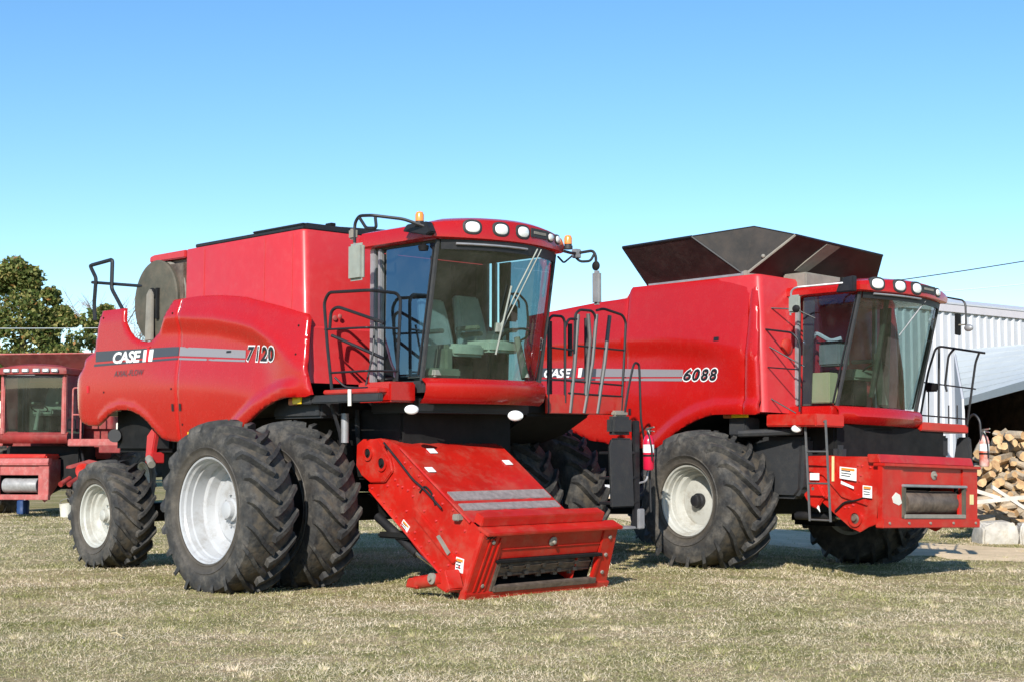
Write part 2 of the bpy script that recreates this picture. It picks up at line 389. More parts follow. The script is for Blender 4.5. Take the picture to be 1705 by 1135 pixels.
# ------------------------------------------------------------------ cab
def cabfn(x0, s0, bulge):      # front curve X(S)
    return lambda s: x0 + bulge * (1 - min(1, abs(s) / s0) ** 2)
def cab(root, zs, zt, zr, ztop, xb, xt, xr=.75, hs=.9, rs=1.0, xroof=1.98, rx=.66, bb=.22, bt=.30, lamps=(), lz=4.0, badge=None, roofm=None, lampw=.085, crown=.10, simple=False, sideg=None):
    """glazed operator's cab: rear wall, floor, pillars, curved windscreen, side windows, roof with lamps"""
    m = roofm or RED
    c = bpy.data.objects.new('cab', None); COL.objects.link(c); c.parent = root
    fb, ft = cabfn(xb, hs, bb), cabfn(xt, hs, bt)
    nS = 12; Ss = [hs * (1 - 2 * i / nS) for i in range(nS + 1)]
    # windscreen
    rows = []
    for j in range(7):
        t = j / 6; rows.append([((fb(s) * (1 - t) + ft(s) * t) + .02 * math.sin(PI * t), s * .985, zs + (zt - zs) * t) for s in Ss])
    MB().sheet(rows).build('windscreen', GLASS, c)
    # side windows
    for sg in (1, -1):
        x0 = xr + .30; p = [(x0, sg * (hs + .005), zs + .02), (xb - .03, sg * (hs + .005), zs + .02), (xt - .03, sg * (hs + .005), zt), (x0 + .02, sg * (hs + .005), zt)]
        MB().add(p, [(0, 1, 2, 3)]).build('side_window', sideg or GLASSB, c)
    # pillars
    for sg in (1, -1):
        MB().tube([(xb, sg * hs, zs - .03), (xt, sg * hs, zt + .03)], .028, 6).build('front_pillar', CHAR, c)
        mb = MB(); mb.box(xr, xr + .09, sg * (hs - .06), sg * hs, zs - .05, zt + .04); mb.box(xr + .16, xr + .22, sg * (hs - .05), sg * (hs + .012), zs, zt + .02)
        mb.build('rear_pillar', GREY if not simple else CHAR, c, bevel=.012)
        mb = MB(); q = xr + .29
        mb.plate([(q, sg * (hs - .02), zs), (q + .13, sg * (hs - .02), zs), (q + .18, sg * (hs - .02), zt), (q, sg * (hs - .02), zt)], .03)
        mb.build('window_post', INT, c)
        # door frame rubber and door handle
        MB().tube([(xb - .05, sg * (hs + .01), zs + .03), (xt - .05, sg * (hs + .01), zt - .02)], .014, 5).build('door_seal', BLACK, c)
    # rear wall, lit trim, floor, head lining
    mb = MB(); mb.box(xr - .02, xr + .03, -hs + .03, hs - .03, zs - .1, zs + (zt - zs) * (1 if not simple else .9))
    mb.build('rear_wall', INT, c, bevel=.01)
    pts = [(xr, hs - .02), (xb, hs - .02)] + [(fb(s) - .03, s) for s in Ss[1:-1]] + [(xb, -hs + .02), (xr, -hs + .02)]
    MB().prism_z(pts, zs - .16, zs - .03).build('floor', CHAR, c)
    pts = [(xr, hs - .02), (xt - .05, hs - .02)] + [(ft(s) - .06, s * .97) for s in Ss[1:-1]] + [(xt - .05, -hs + .02), (xr, -hs + .02)]
    MB().prism_z(pts, zt + .012, zt + .06).build('head_lining', INT, c)
    # roof shell
    fr = cabfn(xroof, rs, bt)
    def ring(z, inn, zc=0.):
        r = [(rx + inn, rs - inn, z), ((rx + xroof) / 2, rs - inn, z)]
        N = 20
        for i in range(N + 1):
            s = (rs - inn) * (1 - 2 * i / N); r.append((fr(s) - inn * 1.1, s, z + zc * (1 - (s / rs) ** 2)))
        r += [((rx + xroof) / 2, -rs + inn, z), (rx + inn, -rs + inn, z)]
        return r
    mb = MB(); H = ztop - zr
    mb.loft([ring(zr, .03), ring(zr + .015, 0), ring(zr + H * .55, -.005, crown * .5), ring(zr + H * .9, .02, crown), ring(ztop, .08, crown * 1.15), ring(ztop + .02, .25, crown * 1.3)], True)
    mb.build('roof', m, c, ang=28)
    # dark visor under the roof edge
    MB().sheet([[(ft(s) + .02, s * .97, zt - .07) for s in Ss], [(ft(s) + .03, s * .98, zr + .02) for s in Ss]]).build('visor', BLACK, c, solid=.015)
    MB().tube([(ft(s) + .045, s, zt - .01) for s in Ss[1:8]], .014, 6).build('visor_rail', GREY, c)
    # lamps in dark surrounds
    for i, s in enumerate(lamps):
        x = fr(s); n = Vector((1, 2 * bt * s / rs ** 2, 0)).normalized(); t = Vector((-n.y, n.x, 0))
        w = lampw if i < 3 or simple else lampw * .72
        def oval(a, w_, h_, d):
            return [tuple(Vector((x, s, lz)) + n * d + t * w_ * math.copysign(abs(math.cos(2 * PI * k / 20)) ** .8, math.cos(2 * PI * k / 20)) + Vector((0, 0, 1)) * h_ * math.copysign(abs(math.sin(2 * PI * k / 20)) ** .8, math.sin(2 * PI * k / 20))) for k in range(20)]
        lp = MB().loft([oval(0, w * 1.36, w * .98, -.05), oval(0, w * 1.36, w * .98, .004), oval(0, w * 1.18, w * .86, .012)], True).build('work_lamp', CHAR, c, ang=30)
        MB().loft([oval(0, w, w * .68, .0), oval(0, w, w * .68, .016), oval(0, w * .8, w * .52, .026)], True).build('lens', GLOW, lp, ang=50)
    if badge is not None:
        x = fr(badge); n = Vector((1, 2 * bt * badge / rs ** 2, 0)).normalized(); t = Vector((-n.y, n.x, 0)); p = Vector((x, badge, lz + .01)) + n * .006
        pl = lambda a, b: tuple(p + t * a + Vector((0, 0, b)))
        MB().plate([pl(-.17, -.05), pl(.17, -.05), pl(.17, .05), pl(-.17, .05)], .012).build('badge_plate', CHAR, c)
        MB().plate([tuple(Vector(pl(a, b)) + n * .008) for a, b in ((-.12, -.012), (.12, -.012), (.12, .018), (-.12, .018))], .006).build('badge', OLIVE2, c)
    return c, fb, ft, fr

def seat(c, X, S, Z, m=SEATM, pale=True):
    o = bpy.data.objects.new('seat', None); COL.objects.link(o); o.parent = c
    mb = MB()
    mb.loft([[(X + a, S + b, z) for a, b in ((-.24, -.25), (.26, -.25), (.30, -.18), (.30, .18), (.26, .25), (-.24, .25))] for z in (Z, Z + .10, Z + .14)], True)
    mb.build('cushion', m, o, bevel=.03)
    mb = MB()
    for s0, s1, w in ((-.25, .25, .12),):
        mb.loft([[(X - .26 - t * .16 + a * w, S + b * (1 - .25 * t * t), Z + .08 + t * .62) for a, b in ((-.6, s0 * .8), (-.6, s1 * .8), (.2, s1), (.6, s1 * .7), (.4, 0), (.6, s0 * .7), (.2, s0))] for t in (0, .3, .6, .85, 1)], True)
    mb.build('backrest', m, o, bevel=.02)
    MB().box(X - .18, X + .18, S - .16, S + .16, Z - .36, Z).build('pedestal', DARK, o, bevel=.02)
    for sg in (-1, 1):
        MB().box(X - .22, X + .16, S + sg * .30 - .035, S + sg * .30 + .035, Z + .26, Z + .31).build('armrest', INTL, o, bevel=.012)
    return o
def steering(c, X, S, Z):
    o = bpy.data.objects.new('steering_column', None); COL.objects.link(o); o.parent = c
    MB().tube([(X + .12, S, Z), (X - .02, S, Z + .48)], [.05, .035], 8).build('column', INTL, o)
    ring = [(X - .05 + .17 * math.cos(t) * .8, S + .19 * math.sin(t), Z + .50 + .17 * math.cos(t) * .45) for t in [2 * PI * k / 20 for k in range(21)]]
    MB().tube(ring, .014, 6).build('steering_wheel', DARK, o)

def rail(par, paths, r, m=BLACK, name='handrail', rc=.06, **k):
    mb = MB()
    for p in paths: mb.tube(p, r, 7, rc)
    return mb.build(name, m, par, **k)

def feeder(root, side, Sn, Sf, topline, frame, opening, knob, m, lean, strips=True, drum=RUST, far_drop=0.):
    """feeder house: side plates, top sheet, front frame with opening and drum
       side: (X,Z) outline; frame: dict with X/Z of bottom/top, half extents"""
    f = bpy.data.objects.new('feeder_house', None); COL.objects.link(f); f.parent = root
    MB().prism(side, Sn - .012, Sn).build('side_plate', m, f, bevel=.006)
    MB().prism(side, Sf, Sf + .012).build('side_plate', m, f, bevel=.006)
    return f

# ================================================================== COMBINE 1 (near)
M1 = pose(136.5, (-1.4777, 18.2122, .0075))
c1 = empty('combine_harvester', M1, 'nearer red combine marked 7120 with dual front wheels and feeder house lowered to the grass', 'combine harvester', 'combine harvesters parked in the yard')
P1 = [(-4.27, 3.40), (-3.67, 3.40), (-3.64, 3.21), (-3.53, 3.08), (-3.42, 3.005), (-3.3, 2.96), (-3.13, 2.925), (-2.98, 2.93), (-2.82, 3.02), (-2.65, 3.20), (-2.565, 3.36), (-2.50, 3.43), (-1.92, 3.44), (-1.36, 3.41), (-.94, 3.36), (-.26, 3.21), (.25, 3.085), (.30, 3.04), (.33, 2.80), (.40, 2.45), (.46, 2.23), (.48, 2.16), (.40, 2.135),
      (.08, 2.13), (-.12, 2.10), (-.32, 2.04), (-.48, 1.97), (-.72, 1.85), (-1.0, 1.72), (-1.3, 1.63), (-2.24, 1.62), (-2.60, 1.645), (-2.74, 1.68), (-2.87, 1.76), (-3.07, 1.90), (-3.21, 1.97), (-3.36, 2.02), (-3.55, 2.055), (-3.73, 2.06), (-3.9, 2.04), (-4.05, 2.0), (-4.26, 1.90), (-4.42, 1.85), (-4.65, 1.86), (-4.87, 1.91), (-5.01, 2.02), (-5.08, 2.20), (-5.085, 2.32), (-5.06, 2.44), (-4.93, 2.55), (-4.80, 2.61), (-4.73, 2.68), (-4.69, 2.77), (-4.6, 2.81), (-4.44, 2.85), (-4.39, 3.05), (-4.34, 3.25)]
ARC1 = [(-4.4, 3.24), (-2.81, 3.22), (-2.37, 3.21), (-1.46, 3.13), (-.9, 3.04), (-.61, 2.97), (-.17, 2.77), (.3, 2.45)]
LIP1 = [(.5, 2.15), (.08, 2.13), (-.12, 2.10), (-.32, 2.04), (-.48, 1.97), (-.72, 1.85), (-1.0, 1.70), (-1.25, 1.5)]
LIP1R = [(-2.74, 1.68), (-2.87, 1.76), (-3.07, 1.90), (-3.36, 2.02), (-3.73, 2.06), (-4.05, 2.0), (-4.26, 1.90)]
def sf1(x, z):
    s = 1.60; a = lerp(ARC1, x); h = z - a; fr_ = sst(-3.6, -2.3, x)
    if h > 0: s -= (.22 * h * sst(0, .12, h) + .012 * sst(0, .1, h)) * (.35 + .65 * fr_)
    else: s -= .05 * fr_ * sst(0, .22, -h) * (1 - sst(.3, .9, -h)) * (1 - sst(-.5, .1, x))
    if z < 2.5: s -= .10 * (2.5 - z) ** 2
    d = polydist((x, z), LIP1, False)
    if d < .2: s += .045 * (1 - sst(.14, .2, d)) * (1 - sst(.1, .4, x))
    d = polydist((x, z), LIP1R, False)
    if d < .12: s += .015 * (1 - sst(.05, .12, d))
    if x < -4.75: s -= .9 * (x + 4.75) ** 2
    if x > .2: s -= .5 * (x - .2) ** 2
    return s
xs = -2.30
def clip(P, x, right):
    out = []
    n = len(P)
    for i in range(n):
        a, b = P[i], P[(i + 1) % n]
        ina = a[0] >= x if right else a[0] <= x; inb = b[0] >= x if right else b[0] <= x
        if ina: out.append(a)
        if ina != inb:
            t = (x - a[0]) / (b[0] - a[0]); out.append((x, a[1] + t * (b[1] - a[1])))
    return out
for sg in (1, -1):
    shaped_panel('side_panel', clip(P1, xs - .004, False), sf1, RED, c1, sgn=sg, edge=.024, step=.045)
    shaped_panel('side_panel', clip(P1, xs + .004, True), sf1, RED, c1, sgn=sg, edge=.024, step=.045)
# decals
def band(x0, x1, top, bot, n=14): return [(x0 + (x1 - x0) * i / n, lerp(top, x0 + (x1 - x0) * i / n)) for i in range(n + 1)] + [(x1 + (x0 - x1) * i / n, lerp(bot, x1 + (x0 - x1) * i / n)) for i in range(n + 1)]
t1 = [(-4.38, 2.855), (-2.36, 2.83), (-.81, 2.715)]; b1 = [(-4.40, 2.715), (-2.35, 2.715), (-.81, 2.62)]
decal('stripe_decal', band(-4.38, -2.31, t1, b1), sf1, DGREY, c1)
decal('stripe_decal', band(-2.29, -.81, t1, b1), sf1, SILV, c1)
b2 = [(-4.40, 2.685), (-2.35, 2.69), (-.81, 2.60)]; b3 = [(-4.44, 2.655), (-2.35, 2.665), (-.81, 2.575)]
decal('stripe_decal', band(-4.42, -2.31, b2, b3), sf1, DGREY, c1)
decal('stripe_decal', band(-2.29, -.81, b2, b3), sf1, SILV, c1)
def brand(par, x, z, w, h, sf, slope=0.):
    lettering('maker_lettering', 'CASE', x, z, w * .72, h, sf, WHITE, par, shear=.2, bold=.035, space=.92, slope=slope)
    x2 = x + w * .76; ww = w * .24
    zz = z + slope * (x2 - x)
    decal('maker_emblem', [(x2, zz), (x2 + ww * .96, zz), (x2 + ww * 1.04, zz + h), (x2 + ww * .08, zz + h)], sf, WHITE, par, lift=.007)
    decal('maker_emblem', [(x2 + ww * .33, zz - h * .02), (x2 + ww * .60, zz - h * .02), (x2 + ww * .68, zz + h * 1.1), (x2 + ww * .41, zz + h * 1.1)], sf, IHRED, par, lift=.010)
    decal('maker_emblem', [(x2 + ww * .36, zz + h * 1.14), (x2 + ww * .66, zz + h * 1.14), (x2 + ww * .68, zz + h * 1.26), (x2 + ww * .40, zz + h * 1.26)], sf, IHRED, par, lift=.010)
brand(c1, -3.90, 2.672, 1.0, .155, sf1, -.008)
lettering('slogan_lettering', 'AXIAL-FLOW', -3.86, 2.50, .76, .075, sf1, DGREY, c1, bold=.0)
ORL = mat('orange_label_head', (.75, .25, .03), .5)
def print_lines(par, q, n=3, head=True):
    q = [Vector(a) for a in q]; nn = (q[1] - q[0]).cross(q[3] - q[0]).normalized()
    P = lambda u, v: q[0].lerp(q[1], u).lerp(q[3].lerp(q[2], u), v)
    for k in range(n + (1 if head else 0)):
        hd = head and k == 0
        v1 = .92 - k * .8 / (n + 1); v0 = v1 - (.18 if hd else .07); u1 = .9 if hd else random.uniform(.6, .9)
        for sg in (1, -1):
            pass
        m_ = MB(); m_.plate([tuple(P(.1, v0)), tuple(P(u1, v0)), tuple(P(u1, v1)), tuple(P(.1, v1))], .0165); m_.build('label_print', ORL if hd else BLK, par)
def number(par, txt, x, z, w, h, sf, slope):
    wd = [.62 if ch == '1' else 1. for ch in txt]; tot = sum(wd); 
    for g, l, mm in ((.016, .006, WHITE), (0, .010, BLK)):
        u = 0
        for ch, k in zip(txt, wd):
            xx = x + w * u / tot; lettering('model_number', ch, xx + (w * .10 / tot if ch == '1' else 0), z + slope * (xx - x), w * k / tot * (.62 if ch == '1' else .90), h, sf, mm, par, lift=l, bold=.05 if mm is WHITE else .03, grow=g, slope=slope, shear=.22)
            u += k
number(c1, '7120', -.775, 2.585, .63, .17, sf1, -.05)
decal('warning_decal', [(-1.22, 2.70), (-1.12, 2.70), (-1.12, 2.725), (-1.22, 2.725)], sf1, BLK, c1, lift=.008)
def panel_bits(par, sf, bits):
    for x, z, w_, h_, mm, nm, lf in bits: decal(nm, [(x, z), (x + w_, z), (x + w_, z + h_), (x, z + h_)], sf, mm, par, lift=lf, step=.06)
panel_bits(c1, sf1, [(-2.42, 2.02, .05, .09, BLK, 'panel_latch', .008), (-2.24, 2.02, .05, .09, BLK, 'panel_latch', .008), (-4.62, 2.30, .06, .10, IHRED, 'rear_reflector', .006), (-2.1, 1.72, .10, .035, YEL, 'reflector_tape', .005)])
for x_, z_ in ((-2.42, 3.25), (-2.42, 2.3), (-2.20, 1.85), (.18, 2.95), (.22, 2.62), (-4.2, 3.3), (-4.15, 2.3)):
    MB().lathe([(0, .014), (.008, .013), (.010, .003)], (x_, sf1(x_, z_) - .002, z_), (0, 1, 0), 10).build('panel_bolt', DARK, c1)
# front cheek behind the panels, hood core
MB().prism([(-4.9, 2.0), (-4.95, 2.5), (-4.4, 2.85), (-3.4, 2.86), (-2.9, 2.86), (-2.4, 3.3), (.15, 3.0), (.25, 2.3), (-.3, 2.15), (-.9, 2.0), (-2.3, 1.9), (-3.7, 2.15)], -1.44, 1.44).build('hood_core', BLACK, c1, bevel=.03)
# rear hood skin
rows = []
for j in range(9):
    t = j / 8; s = -1.5 + 3.0 * t; b = .18 * (1 - (s / 1.5) ** 2)
    rows.append([(-4.35 - b, s, 2.92), (-4.72 - b, s, 2.72), (-4.97 - b, s, 2.53), (-5.03 - b, s, 2.3), (-4.98 - b, s, 2.0)])
MB().sheet(rows).build('rear_hood', RED, c1, solid=.03)
# grain tank
def rrect(x0, x1, s0, r, z, n=5):
    p = []
    for cx, cs, a0 in ((x1 - r, s0 - r, 0), (x0 + r, s0 - r, 90), (x0 + r, -s0 + r, 180), (x1 - r, -s0 + r, 270)):
        for k in range(n + 1):
            a = R(a0 + 90 * k / n); p.append((cx + r * math.cos(a), cs + r * math.sin(a), z))
    return p
tk = MB().loft([rrect(-2.42, .30, 1.455, .14, 2.30), rrect(-2.42, .29, 1.465, .14, 2.34), rrect(-2.42, .262, 1.465, .12, 2.93), rrect(-2.42, .235, 1.455, .10, 2.955), rrect(-2.42, .235, 1.455, .10, 2.99), rrect(-2.42, .225, 1.445, .09, 3.02), rrect(-2.42, .165, 1.435, .085, 4.05), rrect(-2.42, .155, 1.42, .08, 4.075)], True).build('grain_tank', REDF, c1, ang=40)
for x in (-1.95, -.62, -.05): MB().hexa([(x, 1.42, 3.10), (x + .018, 1.42, 3.10), (x + .018, 1.449, 3.10), (x, 1.449, 3.10), (x, 1.42, 4.04), (x + .018, 1.42, 4.04), (x + .018, 1.439, 4.04), (x, 1.439, 4.04)]).build('seam_strip', REDF, tk)
MB().prism([(-3.30, 3.985), (-3.29, 4.06), (-3.2, 4.075), (-2.42, 4.075), (-2.42, 3.975)], -1.43, 1.43).build('tank_rear_edge', REDF, tk, bevel=.012)
MB().box(-3.2, -2.42, -1.15, 1.15, 2.9, 3.98).build('tank_rear', REDD, tk, bevel=.02)
# folding covers on top
cv = MB()
cv.prism_x([(1.42, 4.085), (1.30, 4.14), (.05, 4.20), (.02, 4.16), (1.30, 4.10)], -2.2, .10)
cv.prism_x([(-1.42, 4.085), (-1.30, 4.14), (-.05, 4.20), (-.02, 4.16), (-1.30, 4.10)], -2.2, .10)
cv.box(-2.2, .13, 1.33, 1.41, 4.08, 4.125); cv.box(-.9, .13, 1.34, 1.42, 4.126, 4.15)
cv.box(.08, .16, -1.35, 1.38, 4.08, 4.15)
cv.build('tank_cover', BLACK, c1, bevel=.008)
MB().box(.02, .14, .95, 1.02, 4.15, 4.19).build('cover_latch', DARK, c1, bevel=.006)
MB().ball((.27, .98, 3.08), .012, .03, .03).build('reflector_stud', PINK, c1)
MB().lathe([(0, .03), (.015, .03), (.02, .001)], (.232, 1.03, 3.06), (1, 0, 0), 12).build('bolt', PINK, c1)
# rotary screen drum and housing
sd = bpy.data.objects.new('rotary_screen', None); COL.objects.link(sd); sd.parent = c1
MB().lathe([(-.30, .50), (-.02, .53), (0, .535), (.02, .52), (.035, .40), (.045, .12), (.05, .001)], (-3.09, 1.44, 3.465), (0, 1, 0), 48).build('screen_disc', OLIVE, sd, ang=30)
MB().prism([(-2.95, 2.95), (-3.0, 3.975), (-2.45, 3.97), (-2.43, 3.0)], 1.16, 1.40).build('screen_housing', RUST, sd, bevel=.05)
MB().lathe([(0, .50), (.012, .50), (.012, .47), (0, .47)], (-2.92, 1.38, 3.465), (0, 1, 0), 40).build('housing_ring', OLIVE2, sd)
MB().prism([(-3.20, 2.94), (-3.02, 2.94), (-3.03, 3.55), (-3.10, 3.62), (-3.17, 3.55)], 1.50, 1.545).build('suction_duct', OLIVE2, sd, bevel=.012)
MB().lathe([(0, .08), (.02, .08), (.03, .001)], (-3.09, 1.49, 3.55), (0, 1, 0), 20).build('disc_hub', DARK, sd)
MB().box(-2.98, -2.93, 1.485, 1.52, 3.22, 3.62).build('disc_slot', DARK, sd)
# rear deck rails
rail(c1, [[(-4.62, 1.5, 3.30), (-4.65, 1.5, 3.54), (-4.61, 1.5, 3.88), (-4.79, 1.5, 4.07), (-4.16, 1.5, 4.10), (-4.17, 1.5, 3.70), (-3.86, 1.5, 3.40)]], .027, rc=.05, name='rear_handrail')
rail(c1, [[(-4.79, 1.46, 3.84), (-3.4, 1.46, 3.68)], [(-3.66, 1.38, 3.21), (-3.2, 1.38, 3.2)]], .022, rc=0, name='deck_rail')
rail(c1, [[(-4.62, .7, 2.9), (-4.62, .7, 3.7), (-4.62, -.6, 3.7), (-4.62, -.6, 2.9)]], .02, name='rear_handrail')

# chassis
ch = MB(); ch.box(-4.3, .9, -.62, .62, 1.05, 1.95); ch.box(-.35, .35, -1.1, 1.1, .72, 1.02); ch.lathe([(-2.75, .10), (2.4, .10)], (0, -.13, .88), (0, 1, 0), 16); ch.box(.2, 1.25, -.85, .85, 1.2, 2.0); ch.box(-.5, .5, -1.1, 1.1, 1.9, 2.2)
ch.box(-4.0, -3.6, -1.25, 1.25, .58, .82)
ch.build('chassis', DARK, c1, bevel=.03)
for s_ in (.75, -1.12): MB().box(-.42, .42, s_, s_ + .37, .55, 1.65).build('final_drive', DARK, c1, bevel=.06)
MB().prism([(-.55, 1.9), (-.45, 2.15), (.42, 2.15), (.42, 1.9)], .95, 1.36).build('wheel_arch_shield', CHAR, c1, bevel=.03)
MB().cyl((.62, 1.16, 1.62), (.62, 1.16, 1.95), .045, 12).build('filter_canister', GREY, c1)
MB().tube([(.55, 1.3, 2.05), (.6, 1.2, 1.7), (.5, 1.1, 1.3)], .022, 6, .1).build('hose', BLACK, c1)
MB().tube([(.5, .9, 2.0), (.52, .9, 1.7), (.45, .8, 1.4)], .03, 6, .1).build('hose', BLACK, c1)
# wheels
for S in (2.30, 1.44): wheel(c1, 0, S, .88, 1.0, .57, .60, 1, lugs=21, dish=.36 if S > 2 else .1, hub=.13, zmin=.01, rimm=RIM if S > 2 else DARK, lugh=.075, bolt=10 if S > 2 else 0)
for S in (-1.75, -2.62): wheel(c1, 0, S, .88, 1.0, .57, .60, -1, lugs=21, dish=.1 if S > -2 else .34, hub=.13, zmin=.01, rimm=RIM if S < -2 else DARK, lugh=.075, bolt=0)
wheel(c1, -3.8, 1.63, .67, .735, .40, .58, 1, lugs=19, dish=.22, hub=.10, rimm=RIMY, lugh=.06, zmin=0)
wheel(c1, -3.8, -1.63, .67, .735, .40, .58, -1, lugs=19, dish=.22, hub=.10, rimm=RIMY, lugh=.04, zmin=0)
# rear axle bits above the rear tyre
rb = MB(); rb.prism([(-3.45, 1.42), (-3.28, 1.48), (-3.20, 1.75), (-3.28, 1.83), (-3.42, 1.72)], 1.28, 1.36); rb.box(-3.38, -3.22, 1.2, 1.4, 1.35, 1.50)
rb.build('axle_bracket', REDF, c1, bevel=.015)
MB().cyl((-3.28, 1.4, 1.42), (-3.12, 1.45, 1.34), .05).build('axle_pin', OLIVE2, c1)
ar = MB(); ar.box(-4.35, -2.9, -1.3, 1.3, 1.5, 2.1); ar.build('rear_undercarriage', DARK, c1, bevel=.05)
MB().cyl((-4.35, 1.25, 1.72), (-4.2, 1.4, 1.72), .09).build('exhaust_stub', BLACK, c1)

# cab
cb, fb1, ft1, fr1 = cab(c1, 2.33, 3.79, 3.83, 4.02, 1.66, 1.92, xr=.72, hs=.9, rs=1.0, xroof=1.97, rx=.66, bb=.22, bt=.28, lamps=(.60, .25, -.07, -.60, -.79), lz=3.965, badge=-.36, crown=.065)
# skirt under the windscreen
def skirt(c, fb, zs, z0, hs, out, m, name='cab_skirt'):
    N = 16; rows = []
    for (dz, dx) in ((.01, -.01), (0, .035), (-.05, out), (-.12, out + .005), (z0 - zs + .05, out - .03), (z0 - zs, out - .10)):
        rows.append([(fb(hs * (1 - 2 * i / N)) + dx, hs * 1.02 * (1 - 2 * i / N), zs + dz) for i in range(N + 1)])
    MB().sheet(rows).build(name, m, c, solid=.02)
skirt(cb, fb1, 2.32, 2.05, .9, .09, RED)
MB().box(1.03, 1.60, .93, 1.30, 2.06, 2.28).build('step_box', RED, c1, bevel=.02)
MB().prism_z([(.75, -.9), (.75, .9), (1.5, .9), (1.62, .3), (1.62, -.3), (1.5, -.9)], 1.95, 2.13).build('cab_underframe', BLACK, c1, bevel=.02)
seat(cb, 1.30, -.42, 2.66)
seat(cb, 1.22, .06, 2.60)
steering(cb, 1.66, -.56, 2.36)
MB().box(1.0, 1.6, .36, .52, 2.36, 2.72).build('control_console', INTL, cb, bevel=.05)
MB().box(.98, 1.18, -.86, -.62, 2.36, 2.95).build('cooler_box', CREAM, cb, bevel=.04)
MB().prism_x([(-.32, 2.36), (-.62, 2.36), (-.66, 3.76), (-.28, 3.76)], .78, .84).build('rear_post', DARK, cb, bevel=.01)
MB().box(1.35, 1.42, -.80, -.66, 3.05, 3.25).build('monitor', DARK, cb, bevel=.02)
MB().box(1.25, 1.75, .40, .80, 2.34, 2.44).build('foot_rest', INTL, cb, bevel=.02)
# wiper
wp = MB(); wp.tube([(2.22, -.33, 3.80), (2.14, -.10, 3.35), (2.03, .10, 2.86)], .010, 5); wp.tube([(2.22, -.39, 3.80), (2.15, -.16, 3.35), (2.04, .04, 2.90)], .008, 5)
wp.tube([(2.16, .02, 3.36), (2.01, .12, 2.60)], .013, 5); wp.box(2.0, 2.05, .04, .13, 2.85, 2.95)
wp.build('windscreen_wiper', MIRR, cb)
# beacons
for (x, s, z) in ((1.80, 1.06, 4.02), (1.97, -1.08, 3.95)):
    bc = MB().lathe([(0, .055), (.04, .055), (.04, .045), (.06, .045)], (x, s, z - .06), (0, 0, 1), 14).build('beacon', CHAR, c1)
    MB().lathe([(0, .048), (.07, .048), (.10, .035), (.11, .001)], (x, s, z), (0, 0, 1), 14).build('lens', AMBER, bc, ang=50)
MB().prism([(1.55, 3.93), (1.95, 3.85), (2.02, 3.88), (1.95, 4.0), (1.62, 4.0)], 1.0, 1.1).build('roof_corner_bracket', BLACK, c1, bevel=.01)
MB().lathe([(0, .05), (.05, .06), (.08, .001)], (1.82, 1.02, 3.70), (0, 0, 1), 12).build('horn', DARK, c1)
# mirrors
mr = bpy.data.objects.new('mirror', None); COL.objects.link(mr); mr.parent = c1
MB().tube([(1.95, 1.05, 3.93), (1.75, 1.25, 4.03), (1.52, 1.5, 4.07), (1.30, 1.5, 4.09), (1.22, 1.5, 4.02), (1.22, 1.5, 3.80)], .018, 7, .05).build('mirror_arm', BLACK, mr)
MB().tube([(1.30, 1.5, 4.07), (1.42, 1.5, 3.94), (1.60, 1.5, 3.92), (1.58, 1.5, 4.04)], .018, 7, .04).build('mirror_brace', BLACK, mr)
MB().tube([(1.22, 1.5, 4.0), (1.22, 1.5, 3.76)], .014, 6).build('mirror_stem', GREY, mr)
MB().box(1.12, 1.38, 1.46, 1.53, 3.38, 3.79).build('mirror_shell', MIRR, mr, bevel=.03)
MB().box(1.12, 1.24, 1.46, 1.52, 3.84, 3.96).build('side_lamp', OLIVE2, mr, bevel=.02)
mr = bpy.data.objects.new('mirror', None); COL.objects.link(mr); mr.parent = c1
MB().tube([(1.98, -.98, 3.86), (1.80, -1.30, 3.88), (1.72, -1.48, 3.90), (1.88, -1.60, 3.93), (1.92, -1.61, 3.86), (1.92, -1.61, 3.70)], .018, 7, .05).build('mirror_arm', BLACK, mr)
MB().tube([(1.70, -1.45, 3.88), (1.74, -1.52, 3.80), (1.86, -1.58, 3.80), (1.90, -1.6, 3.88)], .016, 7, .04).build('mirror_brace', BLACK, mr)
MB().box(1.68, 1.76, -1.53, -1.43, 3.84, 3.95).build('mirror_pivot', GREY, mr, bevel=.01)
MB().ball((1.92, -1.61, 3.74), .06, .03, .06).build('spot_mirror', DARK, mr)
MB().box(1.87, 1.99, -1.66, -1.57, 3.27, 3.68).build('mirror_shell', GREY, mr, bevel=.03)
MB().tube([(1.90, -.98, 3.80), (1.86, -1.12, 3.74), (1.96, -1.16, 3.82)], .012, 6, .03).build('roof_hook', BLACK, c1)
# right-hand platform and rails
MB().box(.55, 1.55, .92, 1.42, 2.16, 2.21).build('platform', REDO, c1, bevel=.01)
MB().box(.40, 1.62, 1.40, 1.47, 2.06, 2.15).build('platform_beam', CHAR, c1, bevel=.012)
MB().box(.10, .40, 1.40, 1.48, 2.055, 2.145).build('clearance_arm', CHAR, c1, bevel=.01)
MB().box(.07, .24, 1.482, 1.50, 2.06, 2.14).build('side_reflector', YEL, c1, bevel=.005)
MB().box(-.03, .068, 1.41, 1.49, 2.05, 2.13).build('side_reflector', ORG, c1, bevel=.01)
MB().tube([(1.16, 1.51, 2.20), (1.165, 1.51, 2.02)], .022, 8).build('rail_clamp', CREAM, c1)
rail(c1, [[(.69, 1.40, 2.21), (.60, 1.40, 2.7), (.53, 1.40, 3.20), (.62, 1.40, 3.305), (1.25, 1.40, 3.28), (1.33, 1.36, 3.28), (1.36, 1.02, 3.27), (1.37, .97, 3.2), (1.35, 1.0, 2.3)]], .019)
